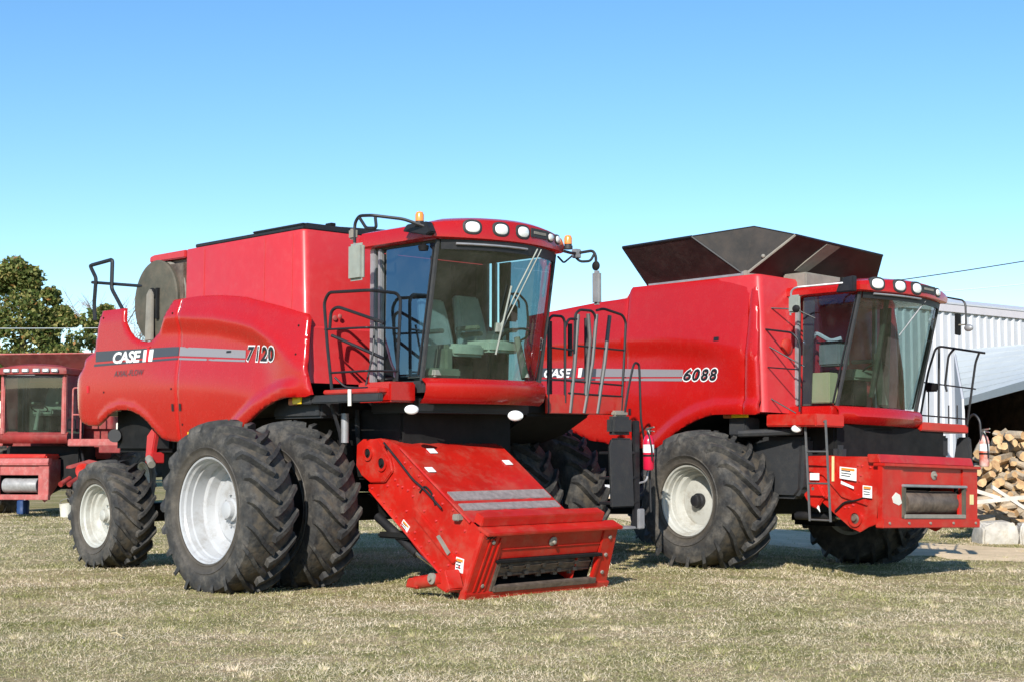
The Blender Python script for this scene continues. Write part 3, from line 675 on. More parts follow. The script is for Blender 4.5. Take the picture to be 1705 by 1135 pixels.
rail(c1, [[(.55, 1.40, 2.89), (1.31, 1.40, 2.87), (1.36, 1.0, 2.88)], [(.66, 1.40, 2.40), (1.31, 1.40, 2.40), (1.36, 1.0, 2.41)], [(.69, 1.40, 2.215), (1.33, 1.40, 2.215)]], .013, rc=.03, name='mid_rail')
rail(c1, [[(.60, 1.37, 2.90), (.61, 1.36, 3.10), (.72, 1.35, 3.14), (1.33, 1.2, 2.94), (1.36, 1.2, 2.92)], [(.64, 1.37, 2.82), (1.3, 1.2, 2.56), (1.36, 1.2, 2.54)]], .019, name='door_grip')
rail(c1, [[(.68, 1.35, 2.35), (.8, 1.3, 2.24), (1.1, 1.2, 2.22)], [(1.2, 1.2, 2.95), (1.24, 1.25, 2.6), (1.18, 1.3, 2.25)]], .012, rc=.05, name='foot_rail')
# lamps under the cab
def head_lamp(par, x, s, z, w, h):
    n = Vector((1, .35, 0)).normalized(); t = Vector((-n.y, n.x, 0)); p = Vector((x, s, z))
    ov = lambda k_, d: [tuple(p + n * d + t * w * k_ * math.cos(2 * PI * q / 20) + Vector((0, 0, h * k_ * math.sin(2 * PI * q / 20)))) for q in range(20)]
    lp = MB().loft([ov(.4, -.09), ov(.85, -.05), ov(1.06, 0)], True).build('head_lamp', CHAR, par)
    MB().loft([ov(1, -.005), ov(.97, .012), ov(.6, .024)], True).build('lens', GLOW, lp, ang=60)
head_lamp(c1, 1.75, 1.12, 1.975, .082, .052)
head_lamp(c1, 1.95, -.24, 1.925, .095, .060)
# left-hand platform, rails and ladder
MB().box(.75, 1.53, -2.50, -.95, 2.16, 2.20).build('platform', REDO, c1, bevel=.01)
MB().box(1.53, 1.57, -2.50, -1.12, 1.97, 2.20).build('platform_edge', REDO, c1, bevel=.01)
MB().prism([(.35, 1.55), (.35, 2.14), (1.45, 2.14), (1.45, 1.95), (1.0, 1.72)], -2.0, -.9).build('platform_underframe', DARK, c1, bevel=.03)
X = 1.56
rail(c1, [[(X, -1.15, 1.97), (X, -1.16, 3.08), (X, -1.22, 3.14), (X, -1.40, 3.14), (X, -1.44, 3.08), (X, -1.44, 2.1)], [(X, -1.44, 3.0), (X, -1.50, 3.12), (X, -1.66, 3.12)]], .017, name='front_handrail', rc=.07)
rail(c1, [[(X, -1.60, 2.7), (X, -1.62, 3.18), (X, -1.70, 3.24), (X, -1.92, 3.24), (X, -1.98, 3.18), (X, -1.98, 3.1)], [(X, -2.0, 3.25), (X, -2.12, 3.28), (X, -2.48, 3.22), (X, -2.54, 3.14), (X, -2.50, 2.6), (X, -2.44, 1.99)]], .017, name='front_handrail', rc=.07)
rail(c1, [[(X, -1.16, 2.76), (X, -1.62, 2.74)], [(X, -1.60, 2.80), (X, -2.50, 2.78)], [(X, -1.15, 2.38), (X, -2.46, 2.34)], [(X, -1.5, 2.22), (X, -2.45, 2.20)]], .012, rc=0, name='mid_rail')
rail(c1, [[(X, -1.67, 3.18), (X, -1.60, 2.5), (X, -1.52, 1.98)], [(X, -2.0, 3.2), (X, -1.92, 2.6), (X, -1.76, 1.98)], [(X, -2.24, 3.2), (X, -2.14, 2.6), (X, -2.0, 1.98)], [(X, -1.85, 3.2), (X, -1.88, 2.9), (X, -1.80, 2.2)]], .026, rc=0, name='stair_rail', m=LADG)
rail(c1, [[(1.3, -1.44, 3.1), (1.3, -1.44, 2.2)], [(1.2, -1.9, 3.1), (1.2, -1.9, 2.7)], [(1.1, -2.3, 3.2), (1.1, -2.3, 2.2)]], .03, rc=0, name='rail_post')
rail(c1, [[(.9, -1.0, 3.42), (1.2, -1.0, 3.42), (1.35, -1.0, 3.30), (1.38, -1.0, 3.0)], [(1.1, -1.0, 3.42), (1.0, -1.2, 3.35), (.8, -1.4, 3.3)]], .014, name='door_grip')
st = bpy.data.objects.new('boarding_ladder', None); COL.objects.link(st); st.parent = c1
MB().prism_x([(-2.11, .82), (-2.07, 1.58), (-2.12, 1.68), (-2.50, 1.68), (-2.54, .82)], 1.66, 1.70).build('mud_guard', CHAR, st, bevel=.02)
MB().box(1.56, 1.70, -2.52, -2.14, 1.72, 1.95).build('ladder_hinge', CHAR, st, bevel=.04)
MB().box(1.60, 1.68, -2.45, -2.20, 1.95, 2.02).build('hinge_cap', OLIVE2, st, bevel=.02)
MB().box(1.62, 1.68, -2.66, -2.56, .55, 1.9).build('ladder_rail', BLACK, st, bevel=.01)
MB().box(1.62, 1.72, -2.70, -2.60, .55, .80).build('ladder_rail', GREY, st, bevel=.01)
for z in (.55, .86, 1.17, 1.48): MB().box(1.45, 1.68, -2.64, -2.14, z, z + .035).build('ladder_step', GREY if z < .6 else BLACK, st, bevel=.008)
rail(st, [[(1.66, -2.40, 2.0), (1.66, -2.47, 2.3), (1.66, -2.56, 2.58), (1.66, -2.60, 2.63), (1.66, -2.67, 2.61), (1.66, -2.68, 2.5), (1.66, -2.70, 1.9), (1.66, -2.86, 1.3), (1.66, -2.88, .75)]], .015, name='ladder_handrail', rc=.08)
rail(st, [[(1.68, -2.64, 1.12), (1.68, -2.78, 1.14), (1.68, -2.82, 1.3)]], .014, name='ladder_latch', m=GREY)

# extinguisher that hangs on the ladder
def extinguisher(Mx, loc, label, body=EXT, s=1.):
    o = empty('fire_extinguisher', Mx @ Matrix.Translation((loc[0], -loc[1], loc[2])), label, 'fire extinguisher')
    MB().lathe([(0, .055), (.02, .07), (.36, .07), (.42, .05), (.45, .02)], (0, 0, 0), (0, 0, 1), 18).build('cylinder', body, o, ang=50)
    v = MB(); v.lathe([(.44, .022), (.50, .022)], (0, 0, 0), (0, 0, 1), 10); v.prism([(-.05, .50), (.09, .53), (.09, .545), (-.03, .53)], -.012, .012); v.prism([(-.03, .49), (.09, .48), (.09, .49), (-.02, .51)], -.012, .012)
    v.build('valve', CHROME, o)
    MB().tube([(0, .02, .48), (.06, .06, .44), (.09, .05, .3), (.085, .03, .12)], .011, 6, .05).build('hose', BLACK, o)
    MB().lathe([(.22, .0712), (.32, .0712)], (0, 0, 0), (0, 0, 1), 18, caps=False).build('white_label', WHITE, o)
    MB().lathe([(.17, .073), (.195, .073)], (0, 0, 0), (0, 0, 1), 18, caps=False).build('strap', DARK, o)
    return o
extinguisher(M1, (1.76, -2.73, 1.28), 'red fire extinguisher hanging on the boarding ladder between the two big combines')

# feeder house, lowered to the ground
def feeder1():
    f = bpy.data.objects.new('feeder_house', None); COL.objects.link(f); f.parent = c1
    Sn, Sf = .95, -.58
    side = [(.62, 1.42), (.62, 1.59), (.72, 1.65), (1.0, 1.67), (1.16, 1.64), (1.37, 1.57), (1.95, 1.18), (2.53, .79), (2.74, .70), (2.47, -.01), (2.26, .06), (1.7, .42), (1.2, .80), (.80, 1.07), (.78, 1.15), (.86, 1.16), (.66, 1.30)]
    for s0, s1 in ((Sn - .02, Sn), (Sf, Sf + .02)): MB().prism(side, s0, s1).build('side_plate', REDO, f, bevel=.006)
    # bosses, ribs and decals on the near side plate
    lob = MB().prism([(.60, 1.36), (.61, 1.60), (.72, 1.66), (1.0, 1.66), (1.20, 1.45), (1.25, 1.30), (1.12, 1.18), (.86, 1.17), (.70, 1.25)], Sn, Sn + .035).build('pivot_plate', REDO, f, bevel=.01)
    for (x, z, r) in ((.83, 1.50, .055), (1.08, 1.39, .06)):
        MB().lathe([(0, r + .03), (.02, r + .03), (.02, r), (.004, r)], (x, Sn + .035, z), (0, 1, 0), 20).build('bearing_ring', REDO, lob)
        MB().lathe([(0, r), (.006, r), (.012, r * .5), (.03, r * .45), (.03, .001)], (x, Sn + .036, z), (0, 1, 0), 20).build('bearing', DARK, lob)
    bl = MB()
    for k in range(34):
        x = random.uniform(.7, 2.45); zt = lerp([(0, 1.6), (1.37, 1.5), (2.53, .75)], x); zb = lerp([(.8, 1.25), (2.3, .12)], x)
        z = random.uniform(zb, zt); MB().lathe([(0, .014), (.010, .014), (.014, .004)], (x, Sn, z), (0, 1, 0), 8).build('bolt', REDF, f)
    for k in range(14):
        t = k / 13; MB().lathe([(0, .012), (.01, .012), (.013, .003)], (.86 + t * 1.4, Sn, 1.11 - t * 1.0), (0, 1, 0), 8).build('bolt', REDF, f)
    MB().tube([(1.37, Sn + .01, 1.56), (2.53, Sn + .01, .785)], .018, 6).build('edge_rib', REDO, f)
    MB().tube([(.82, Sn + .008, 1.09), (2.30, Sn + .008, .05)], .016, 6).build('edge_rib', REDO, f)
    MB().tube([(1.70, Sn + .006, 1.08), (1.78, Sn + .006, 1.16), (1.90, Sn + .006, 1.08), (1.96, Sn + .006, .95)], .012, 6, .05).build('grease_line', DARK, f)
    for q_, r_ in (([(1.10, Sn + .03, 1.62), (1.35, Sn + .05, 1.45), (1.62, Sn + .04, 1.22), (1.80, Sn + .03, 1.12), (2.10, Sn + .04, .92)], .012),):
        MB().tube(q_, r_, 6, .08).build('hydraulic_hose', BLACK, f)
    MB().prism([(1.62, .93), (2.18, .52), (2.32, .38), (2.26, .34), (2.08, .46), (1.60, .82)], Sn, Sn + .03).build('adjuster_bracket', REDO, f, bevel=.008)
    MB().prism([(2.02, .62), (2.06, .64), (2.24, .46), (2.20, .43)], Sn + .03, Sn + .045).build('gauge_strip', OLIVE2, f)
    wl = MB().prism([(1.36, .70), (1.42, .78), (1.53, .70), (1.47, .62)], Sn, Sn + .006).build('warning_label', WHITE, f); print_lines(wl, [(1.36, Sn, .70), (1.47, Sn, .62), (1.53, Sn, .70), (1.42, Sn, .78)])
    wl = MB().prism([(2.28, .27), (2.30, .42), (2.42, .40), (2.40, .25)], Sn, Sn + .006).build('warning_label', WHITE, f); print_lines(wl, [(2.28, Sn, .27), (2.40, Sn, .25), (2.42, Sn, .40), (2.30, Sn, .42)])
    # top sheet, follows the side outline
    tp = [(1.00, 1.655), (1.16, 1.63), (1.37, 1.56), (1.95, 1.17), (2.53, .78)]
    drop = 0.0
    mb = MB(); n = 12
    rows = [[(x, Sf + (Sn - Sf) * i / n, z + .012 + .006 * math.sin(3 * i + x * 5)) for i in range(n + 1)] for x, z in
            [(lerp([(i, p[0]) for i, p in enumerate(tp)], t), lerp([(i, p[1]) for i, p in enumerate(tp)], t)) for t in [k * .25 for k in range(17)]]]
    mb.sheet(rows); mb.build('top_sheet', REDO, f, solid=.01)
    def onTop(x): return lerp(tp, x) + .024
    for x0, x1 in ((2.10, 2.22), (2.28, 2.37)):
        MB().hexa([(x0, Sf + .04, onTop(x0) - .01), (x1, Sf + .04, onTop(x1) - .01), (x1, Sn - .04, onTop(x1) - .01), (x0, Sn - .04, onTop(x0) - .01),
                   (x0, Sf + .04, onTop(x0) + .004), (x1, Sf + .04, onTop(x1) + .004), (x1, Sn - .04, onTop(x1) + .004), (x0, Sn - .04, onTop(x0) + .004)]).build('grip_strip', STRIPG, f)
    for (x, s) in ((1.42, .52), (1.72, .80), (1.62, -.45)):
        MB().hexa([(x, s, onTop(x)), (x + .07, s, onTop(x + .07)), (x + .07, s + .11, onTop(x + .07)), (x, s + .11, onTop(x)),
                   (x, s, onTop(x) + .006), (x + .07, s, onTop(x + .07) + .006), (x + .07, s + .11, onTop(x + .07) + .006), (x, s + .11, onTop(x) + .006)]).build('warning_label', WHITE, f)
    hd = MB(); hd.box(.75, 1.15, Sf - .02, Sn + .0, 1.35, 1.60); hd.box(.85, 2.2, Sf + .08, Sn - .08, .55, .62)
    hd.build('feeder_floor', DARK, f, bevel=.02)
    MB().tube([(1.05, Sf + .02, 1.71), (1.0, Sf - .02, 1.69), (1.06, Sf - .06, 1.5)], .02, 6).build('edge_rib', REDF, f)
    # front frame; leans forward at the top
    fr = bpy.data.objects.new('front_frame', None); COL.objects.link(fr); fr.parent = f
    def Fp(s, z, d=0.): # frame plane point: z .0 -> X 2.46, z .70 -> 2.76
        return (2.46 + .43 * z + d * .92, s, z - d * .40)
    def fbar(s0, s1, z0, z1, d0, d1, name, m=REDO, bev=.008, tilt=0.):
        p = [Fp(s0, z0, d0), Fp(s0, z0, d1), Fp(s1, z0, d1), Fp(s1, z0, d0), Fp(s0, z1, d0), Fp(s0, z1, d1), Fp(s1, z1, d1), Fp(s1, z1, d0)]
        return MB().hexa(p).build(name, m, fr, bevel=bev)
    L, Rr = 1.06, -1.10
    MB().hexa([Fp(L, -.01), Fp(L, -.01, .07), Fp(.70, -.01, .07), Fp(.70, -.01), Fp(L - .02, .70), Fp(L - .02, .70, .07), Fp(.74, .70, .07), Fp(.74, .70)]).build('frame_post', REDO, fr, bevel=.008)
    MB().hexa([Fp(-.86, .01), Fp(-.86, .01, .07), Fp(Rr, .01, .07), Fp(Rr, .01), Fp(-.78, .70), Fp(-.78, .70, .07), Fp(Rr + .10, .70, .07), Fp(Rr + .10, .70)]).build('frame_post', REDO, fr, bevel=.008)
    fbar(L + .005, Rr - .015, -.03, .09, -.01, .09, 'frame_sill')
    fbar(.74, -.80, .42, .70, .0, .05, 'frame_panel')
    fbar(L - .03, Rr + .08, .70, .735, -.06, .12, 'frame_lip')
    fbar(L - .05, Rr + .28, .737, .835, -.16, -.03, 'frame_beam')
    fbar(.73, -.79, .52, .535, .05, .062, 'frame_rib')
    fbar(.76, -.85, .395, .425, .05, .10, 'opening_lip', m=DARK)
    fbar(.735, .68, .09, .40, .045, .085, 'opening_side', m=RUST); fbar(-.80, -.855, .09, .40, .045, .085, 'opening_side', m=REDO)
    fbar(.70, -.86, .09, .15, .05, .11, 'wear_strip', m=RUST)
    for s in (L - .09, L - .16, L - .23):
        MB().hexa([Fp(s, .1, .071), Fp(s, .1, .082), Fp(s - .02, .1, .082), Fp(s - .02, .1, .071), Fp(s - .04, .66, .071), Fp(s - .04, .66, .082), Fp(s - .06, .66, .082), Fp(s - .06, .66, .071)]).build('frame_rib', REDO, fr)
    MB().lathe([(0, .05), (.012, .055), (.02, .04), (.02, .02), (.05, .018), (.055, .001)], Fp(-.02, .585, .051), (.92, 0, -.4), 20).build('latch_knob', OLIVE2, fr)
    for (s, z) in ((.88, .62), (.86, .16), (-.90, .60), (-.95, .2), (-.92, .4)): MB().lathe([(0, .022), (.018, .022), (.02, .001)], Fp(s, z, .07), (.92, 0, -.4), 6).build('bolt', OLIVE2, fr)
    for k in range(3): MB().hexa([Fp(L - .05 - k * .045, .66 - .0, .083), Fp(L - .05 - k * .045, .66, .09), Fp(L - .07 - k * .045, .66, .09), Fp(L - .07 - k * .045, .66, .083), Fp(L - .09 - k * .045, .69, .083), Fp(L - .09 - k * .045, .69, .09), Fp(L - .11 - k * .045, .69, .09), Fp(L - .11 - k * .045, .69, .083)]).build('frame_notch', DARK, fr)
    MB().box(2.30, 2.40, .92, 1.02, .80, .87).build('beam_hook', OLIVE2, f, bevel=.01)
    # dark throat with conveyor slats and drum
    th = MB(); th.hexa([Fp(.70, .08, -.02), Fp(.70, .08, -.45), Fp(-.84, .08, -.45), Fp(-.84, .08, -.02), Fp(.70, .41, -.02), Fp(.70, .41, -.45), Fp(-.84, .41, -.45), Fp(-.84, .41, -.02)])
    th.f = [q for q in th.f if q != th.f[2]]
    for q in list(th.f):
        if set(q) == {0, 3, 7, 4}: th.f.remove(q)
    th.build('throat', DARK, f)
    a = Fp(.64, .26, -.10); b = Fp(-.80, .26, -.10)
    dr = MB().cyl(a, b, .095, 20).build('feed_drum', RUST, f)
    sl = MB()
    for k in range(7):
        t = 2 * PI * k / 7; sl.tube([(a[0] + .10 * math.cos(t), a[1], a[2] + .10 * math.sin(t)), (b[0] + .10 * math.cos(t), b[1], b[2] + .10 * math.sin(t))], .014, 5)
    for s in (.45, .2, -.05, -.3, -.55):
        for k in range(9):
            t = 2 * PI * k / 9; sl.box(a[0] + .11 * math.cos(t) - .018, a[0] + .11 * math.cos(t) + .018, s - .03, s + .03, a[2] + .11 * math.sin(t) - .018, a[2] + .11 * math.sin(t) + .018)
    sl.build('conveyor_chain', RUST, dr)
    # side latch assembly low on the near side
    lt = MB().cyl((1.86, 1.14, .13), (2.32, 1.14, .20), .07, 12).build('latch_cylinder', REDO, f)
    MB().prism([(1.76, .08), (1.80, .18), (1.92, .19), (1.96, .08)], 1.07, 1.21).build('latch_bracket', REDO, lt, bevel=.012); MB().prism([(2.24, .12), (2.28, .26), (2.38, .30), (2.46, .10), (2.4, .06)], .98, 1.19).build('latch_bracket', REDO, lt, bevel=.012); MB().lathe([(0, .06), (.03, .06), (.035, .02), (.06, .02)], (2.2, 1.19, .20), (0, 1, 0), 12).build('latch_cap', OLIVE2, lt)
    # lift cylinders below
    for s in (.78, -.45):
        hc = MB().cyl((.75, s, .78), (1.45, s, .40), .055, 12).build('lift_cylinder', BLACK, f)
        MB().cyl((1.45, s, .40), (1.95, s, .20), .028, 10).build('piston_rod', CHROME, hc)
feeder1()

# ================================================================== COMBINE 2 (farther right)
M2 = pose(140.5, (3.8084, 21.1218, -.0724), 1.8)
c2 = empty('combine_harvester', M2, 'red combine marked 6088 with flared grain tank boards and a raised feeder house', 'combine harvester', 'combine harvesters parked in the yard')
P2 = [(-3.9, 3.62), (-2.3, 3.72), (-1.68, 3.735), (-1.60, 3.87), (-1.58, 3.89), (.68, 3.87), (.745, 3.84), (.77, 3.70), (.83, 3.10), (.87, 2.6), (.90, 2.04), (.86, 2.02), (.35, 2.03), (.14, 2.03), (-.12, 1.98), (-.36, 1.90), (-.60, 1.79), (-.85, 1.63), (-1.05, 1.56), (-1.7, 1.60), (-2.4, 1.70), (-3.0, 1.9), (-3.9, 2.05)]
ARC2 = [(-3.9, 3.15), (-2.2, 3.14), (-1.6, 3.12), (-.9, 3.10), (-.2, 3.02), (.3, 2.92), (.9, 2.75)]
LIP2 = [(.9, 2.03), (.14, 2.03), (-.12, 1.98), (-.36, 1.90), (-.60, 1.79), (-.85, 1.63), (-1.05, 1.50)]
def sf2(x, z):
    s = 1.60; h = z - lerp(ARC2, x)
    if h > 0: s -= .10 * h * sst(0, .3, h) + .012 * sst(0, .12, h)
    else: s -= .045 * sst(0, .25, -h) * (1 - sst(.3, .9, -h)) * (1 - sst(-.3, .5, x))
    if z < 2.4: s -= .08 * (2.4 - z) ** 2
    d = polydist((x, z), LIP2, False)
    if d < .2: s += .045 * (1 - sst(.13, .2, d))
    if x > .7: s -= .4 * (x - .7) ** 2
    return s
for sg in (1, -1):
    for (a, b) in ((None, -1.64), (-1.64, .655), (.655, None)):
        P = P2
        if b is not None: P = clip(P, b - .004, False)
        if a is not None: P = clip(P, a + .004, True)
        shaped_panel('side_panel', P, sf2, RED, c2, sgn=sg, edge=.022, step=.055)
tA = [(-3.5, 2.80), (-2.5, 2.755), (-.49, 2.66)]; bA = [(-3.5, 2.66), (-2.5, 2.63), (-.49, 2.56)]
decal('stripe_decal', band(-3.6, -2.25, tA, bA), sf2, DGREY, c2); decal('stripe_decal', band(-2.25, -.49, tA, bA), sf2, SILV, c2)
tB = [(-3.5, 2.63), (-2.5, 2.605), (-.49, 2.54)]; bB = [(-3.5, 2.60), (-2.5, 2.575), (-.49, 2.50)]
decal('stripe_decal', band(-3.6, -2.25, tB, bB), sf2, DGREY, c2); decal('stripe_decal', band(-2.25, -.49, tB, bB), sf2, SILV, c2)
brand(c2, -3.42, 2.645, .86, .14, sf2, -.03)
number(c2, '6088', -.475, 2.505, .66, .165, sf2, -.035)
panel_bits(c2, sf2, [(.10, 3.02, .09, .05, BLK, 'panel_latch', .008), (-1.52, 2.05, .05, .09, BLK, 'panel_latch', .008)])
MB().prism([(-3.85, 2.2), (-3.85, 3.55), (-1.65, 3.6), (.6, 3.75), (.7, 2.2), (0, 2.05), (-1.2, 1.75), (-3, 1.95)], -1.42, 1.42).build('hood_core', BLACK, c2, bevel=.03)
# grain tank front, rounded corners
tk2 = MB().loft([rrect(-1.55, .915, 1.50, .10, 2.06), rrect(-1.55, .88, 1.50, .10, 2.7), rrect(-1.55, .80, 1.50, .10, 3.84), rrect(-1.55, .77, 1.48, .08, 3.88)], True).build('grain_tank', REDF, c2, ang=40)
MB().lathe([(0, .10), (.03, .10), (.05, .05), (.05, .001)], (.87, 1.02, 2.95), (1, 0, 0), 20).build('tank_window', REDO, tk2)
# flared extension boards
he = bpy.data.objects.new('tank_extension', None); COL.objects.link(he); he.parent = c2
B = dict(nr=(-1.37, 1.38, 3.90), nf=(.45, 1.38, 3.90), ff=(.45, -1.38, 3.90), fr=(-1.37, -1.38, 3.90))
Tn0, Tn1 = (-1.42, 1.86, 4.41), (-.08, 1.86, 4.42); Tf0, Tf1 = (1.0, 1.0, 4.43), (1.02, -.86, 4.36)
MB().plate([B['nr'], B['nf'], Tn1, Tn0], .025).build('side_board', MAROON, he)
MB().plate([B['nf'], B['ff'], Tf1, Tf0], .025).build('front_board', MAROON, he)
MB().plate([B['ff'], B['fr'], (-1.42, -1.86, 4.42), (-.08, -1.86, 4.42)], .025).build('side_board', MAROON, he)
MB().plate([B['fr'], B['nr'], (-1.9, 1.0, 4.42), (-1.9, -1.0, 4.42)], .025).build('rear_board', MAROON, he)
pk = (.36, 1.10, 4.60)
MB().plate([B['nf'], Tn1, pk], .02).build('corner_flap', FLAP, he); MB().plate([B['nf'], pk, Tf0], .02).build('corner_flap', FLAP, he)
MB().plate([B['ff'], Tf1, (-.08, -1.86, 4.42)], .02).build('corner_flap', FLAP, he)
MB().plate([B['nr'], (-1.9, 1.0, 4.42), Tn0], .02).build('corner_flap', MAROON, he)
MB().plate([B['fr'], (-1.9, -1.0, 4.42), (-1.42, -1.86, 4.42)], .02).build('corner_flap', MAROON, he)
MB().tube([Tn0, Tn1], .022, 6).build('edge_trim', BLACK, he); MB().tube([Tn1, B['nf']], .018, 6).build('edge_trim', BLACK, he)
MB().tube([Tn1, pk, Tf0], .015, 6).build('edge_trim', DARK, he)
MB().tube([Tf0, B['nf']], .018, 6).build('edge_trim', OLIVE2, he); MB().tube([Tf0, Tf1], .02, 6).build('edge_trim', BLACK, he); MB().tube([B['nr'], Tn0], .02, 6).build('edge_trim', BLACK, he)
MB().ball((.66, 1.25, 4.15), .03, .03, .03).build('fastener', OLIVE2, he)
MB().plate([(.60, .55, 4.04), (.60, .30, 4.04), (1.0, .05, 4.39), (1.0, .35, 4.39)], .03).build('brace', OLIVE2, he)
MB().box(-1.35, .45, 1.36, 1.42, 3.885, 3.95).build('rim_strip', GREY, he, bevel=.01)
MB().box(.43, .50, -1.38, 1.40, 3.885, 3.96).build('rim_strip', OLIVE2, he, bevel=.01)
# roof duct between tank and cab
MB().box(.55, .95, -.6, .72, 3.74, 3.97).build('tank_duct', OLIVE2, c2, bevel=.02)
# chassis
ch = MB(); ch.box(-4.3, .9, -.62, .62, 1.05, 1.95); ch.box(-.35, .35, -1.1, 1.0, .72, 1.02); ch.box(.2, 1.4, -.85, .85, 1.1, 1.85); ch.box(-4.0, -3.6, -1.25, 1.25, .58, .82); ch.box(.2, 1.6, -1.5, .9, 1.45, 1.95)
ch.build('chassis', DARK, c2, bevel=.03)
for s_ in (.6, -1.0): MB().box(-.42, .42, s_, s_ + .4, .55, 1.65).build('final_drive', DARK, c2, bevel=.06)
MB().prism([(.30, 1.62), (.42, 1.05), (.62, .94), (1.12, .94), (1.22, 1.05), (1.25, 1.75), (.5, 1.75)], .86, 1.12).build('rotor_gearbox', CHAR, c2, bevel=.05)
MB().prism([(1.30, 1.65), (1.28, 1.2), (1.36, 1.05), (1.55, 1.0), (1.66, 1.2), (1.68, 1.65)], .72, .9).build('fuel_tank', CHAR, c2, bevel=.05)
MB().box(.25, .55, 1.15, 1.45, 1.75, 2.0).build('clearance_bracket', CHAR, c2, bevel=.02)
MB().box(.34, .62, 1.46, 1.50, 1.99, 2.07).build('side_reflector', YEL, c2, bevel=.006)
MB().box(.18, .335, 1.44, 1.49, 1.985, 2.055).build('side_reflector', ORG, c2, bevel=.01)
MB().tube([(.45, 1.45, 1.78), (.95, 1.3, 1.80), (1.3, 1.2, 1.82)], .05, 8).build('axle_strut', CHAR, c2)
rs_ = MB().cyl((.62, 1.0, .62), (.62, 1.15, .62), .11, 16).build('pulley', CREAM, c2)
wheel(c2, 0, 1.585, .88, .95, .455, .90, 1, lugs=18, dish=.26, hub=.10, rimm=RIMY, blackhub=True, lugh=.08, zmin=-.03, bolt=0)
wheel(c2, 0, -1.80, .88, .95, .455, .90, -1, lugs=18, dish=.26, hub=.10, rimm=RIMY, blackhub=True, lugh=.08, zmin=-.03, bolt=0)
wheel(c2, -3.8, 1.5, .66, .72, .38, .5, 1, lugs=19, dish=.2, hub=.10, rimm=RIMY, zmin=-.02)
wheel(c2, -3.8, -1.5, .66, .72, .38, .5, -1, lugs=19, dish=.2, hub=.10, rimm=RIMY, zmin=-.02)
# cab
cb2, fb2, ft2, fr2 = cab(c2, 2.17, 3.60, 3.61, 3.75, 1.58, 1.95, xr=.72, hs=.85, rs=.95, xroof=2.02, rx=.62, bb=.14, bt=.18, lamps=(.70, .33, .0, -.55), lz=3.715, badge=-.28, crown=.06, lampw=.09, sideg=GLASSC)
skirt(cb2, fb2, 2.15, 1.93, .88, .08, RED)
MB().box(.74, 1.60, .80, 1.0, 2.02, 2.15).build('cab_sill', RED, c2, bevel=.02)
MB().prism_z([(.88, .90), (.88, 1.42), (1.70, 1.42), (1.82, 1.0), (1.70, .90)], 1.87, 2.03).build('platform', REDO, c2, bevel=.015)
MB().prism_z([(.75, -.9), (.75, .88), (1.5, .88), (1.6, .3), (1.6, -.3), (1.5, -.9)], 1.82, 1.98).build('cab_underframe', BLACK, c2, bevel=.02)
seat(cb2, 1.05, -.10, 2.55, m=INTL)
steering(cb2, 1.45, -.18, 2.2)
MB().box(1.04, 1.42, .62, .80, 2.20, 2.60).build('yellow_board', BEIGE, cb2, bevel=.01)
MB().box(1.12, 1.46, .42, .66, 2.70, 3.0).build('document_box', INTL, cb2, bevel=.02)
MB().box(1.09, 1.49, .40, .68, 3.0, 3.02).build('box_lid', DARK, cb2, bevel=.008)
MB().tube([(1.0, .7, 3.02), (1.1, .68, 3.14), (1.3, .62, 3.02), (1.42, .55, 3.06)], .03, 7, .05).build('rolled_cloth', SEATM, cb2)
MB().tube([(1.82, .12, 3.58), (1.72, .10, 3.1), (1.60, .16, 2.3)], .035, 7).build('centre_post', INT, cb2)
MB().tube([(1.62, -.05, 2.2), (1.5, -.1, 2.9)], .06, 7).build('lever_console', INT, cb2)
MB().tube([(2.13, -.30, 3.58), (2.0, .1, 3.1)], .010, 5).build('windscreen_wiper', GREY, cb2)
bc = MB().lathe([(0, .045), (.06, .045)], (1.80, 1.0, 3.73), (0, 0, 1), 12).build('beacon', DARK, c2)
MB().prism([(1.70, 3.60), (1.98, 3.60), (1.98, 3.80), (1.78, 3.78)], .955, 1.04).build('roof_corner_bracket', BLACK, c2, bevel=.01)
# mirrors
mr = bpy.data.objects.new('mirror', None); COL.objects.link(mr); mr.parent = c2
MB().tube([(1.85, 1.0, 3.72), (1.35, 1.4, 3.66), (1.27, 1.4, 3.62), (1.26, 1.4, 3.3)], .014, 6, .04).build('mirror_arm', GREY, mr)
MB().box(1.24, 1.42, 1.38, 1.43, 3.33, 3.56).build('mirror_shell', MIRR, mr, bevel=.02)
MB().ball((1.37, 1.42, 3.38), .06, .03, .05).build('spot_mirror', DARK, mr)
mr = bpy.data.objects.new('mirror', None); COL.objects.link(mr); mr.parent = c2
MB().tube([(1.60, -.95, 3.80), (1.55, -1.48, 3.80), (1.90, -1.5, 3.72), (1.94, -1.5, 3.66), (1.95, -1.5, 3.36)], .014, 6, .06).build('mirror_arm', BLACK, mr)
MB().box(1.80, 1.835, -1.56, -1.44, 3.24, 3.54).build('mirror_shell', DARK, mr, bevel=.01)
MB().tube([(1.82, -1.5, 3.38), (1.93, -1.5, 3.38)], .012, 6).build('mirror_brace', OLIVE2, mr)
MB().ball((1.99, -1.5, 3.33), .07, .04, .05).build('spot_mirror', GREY, mr)
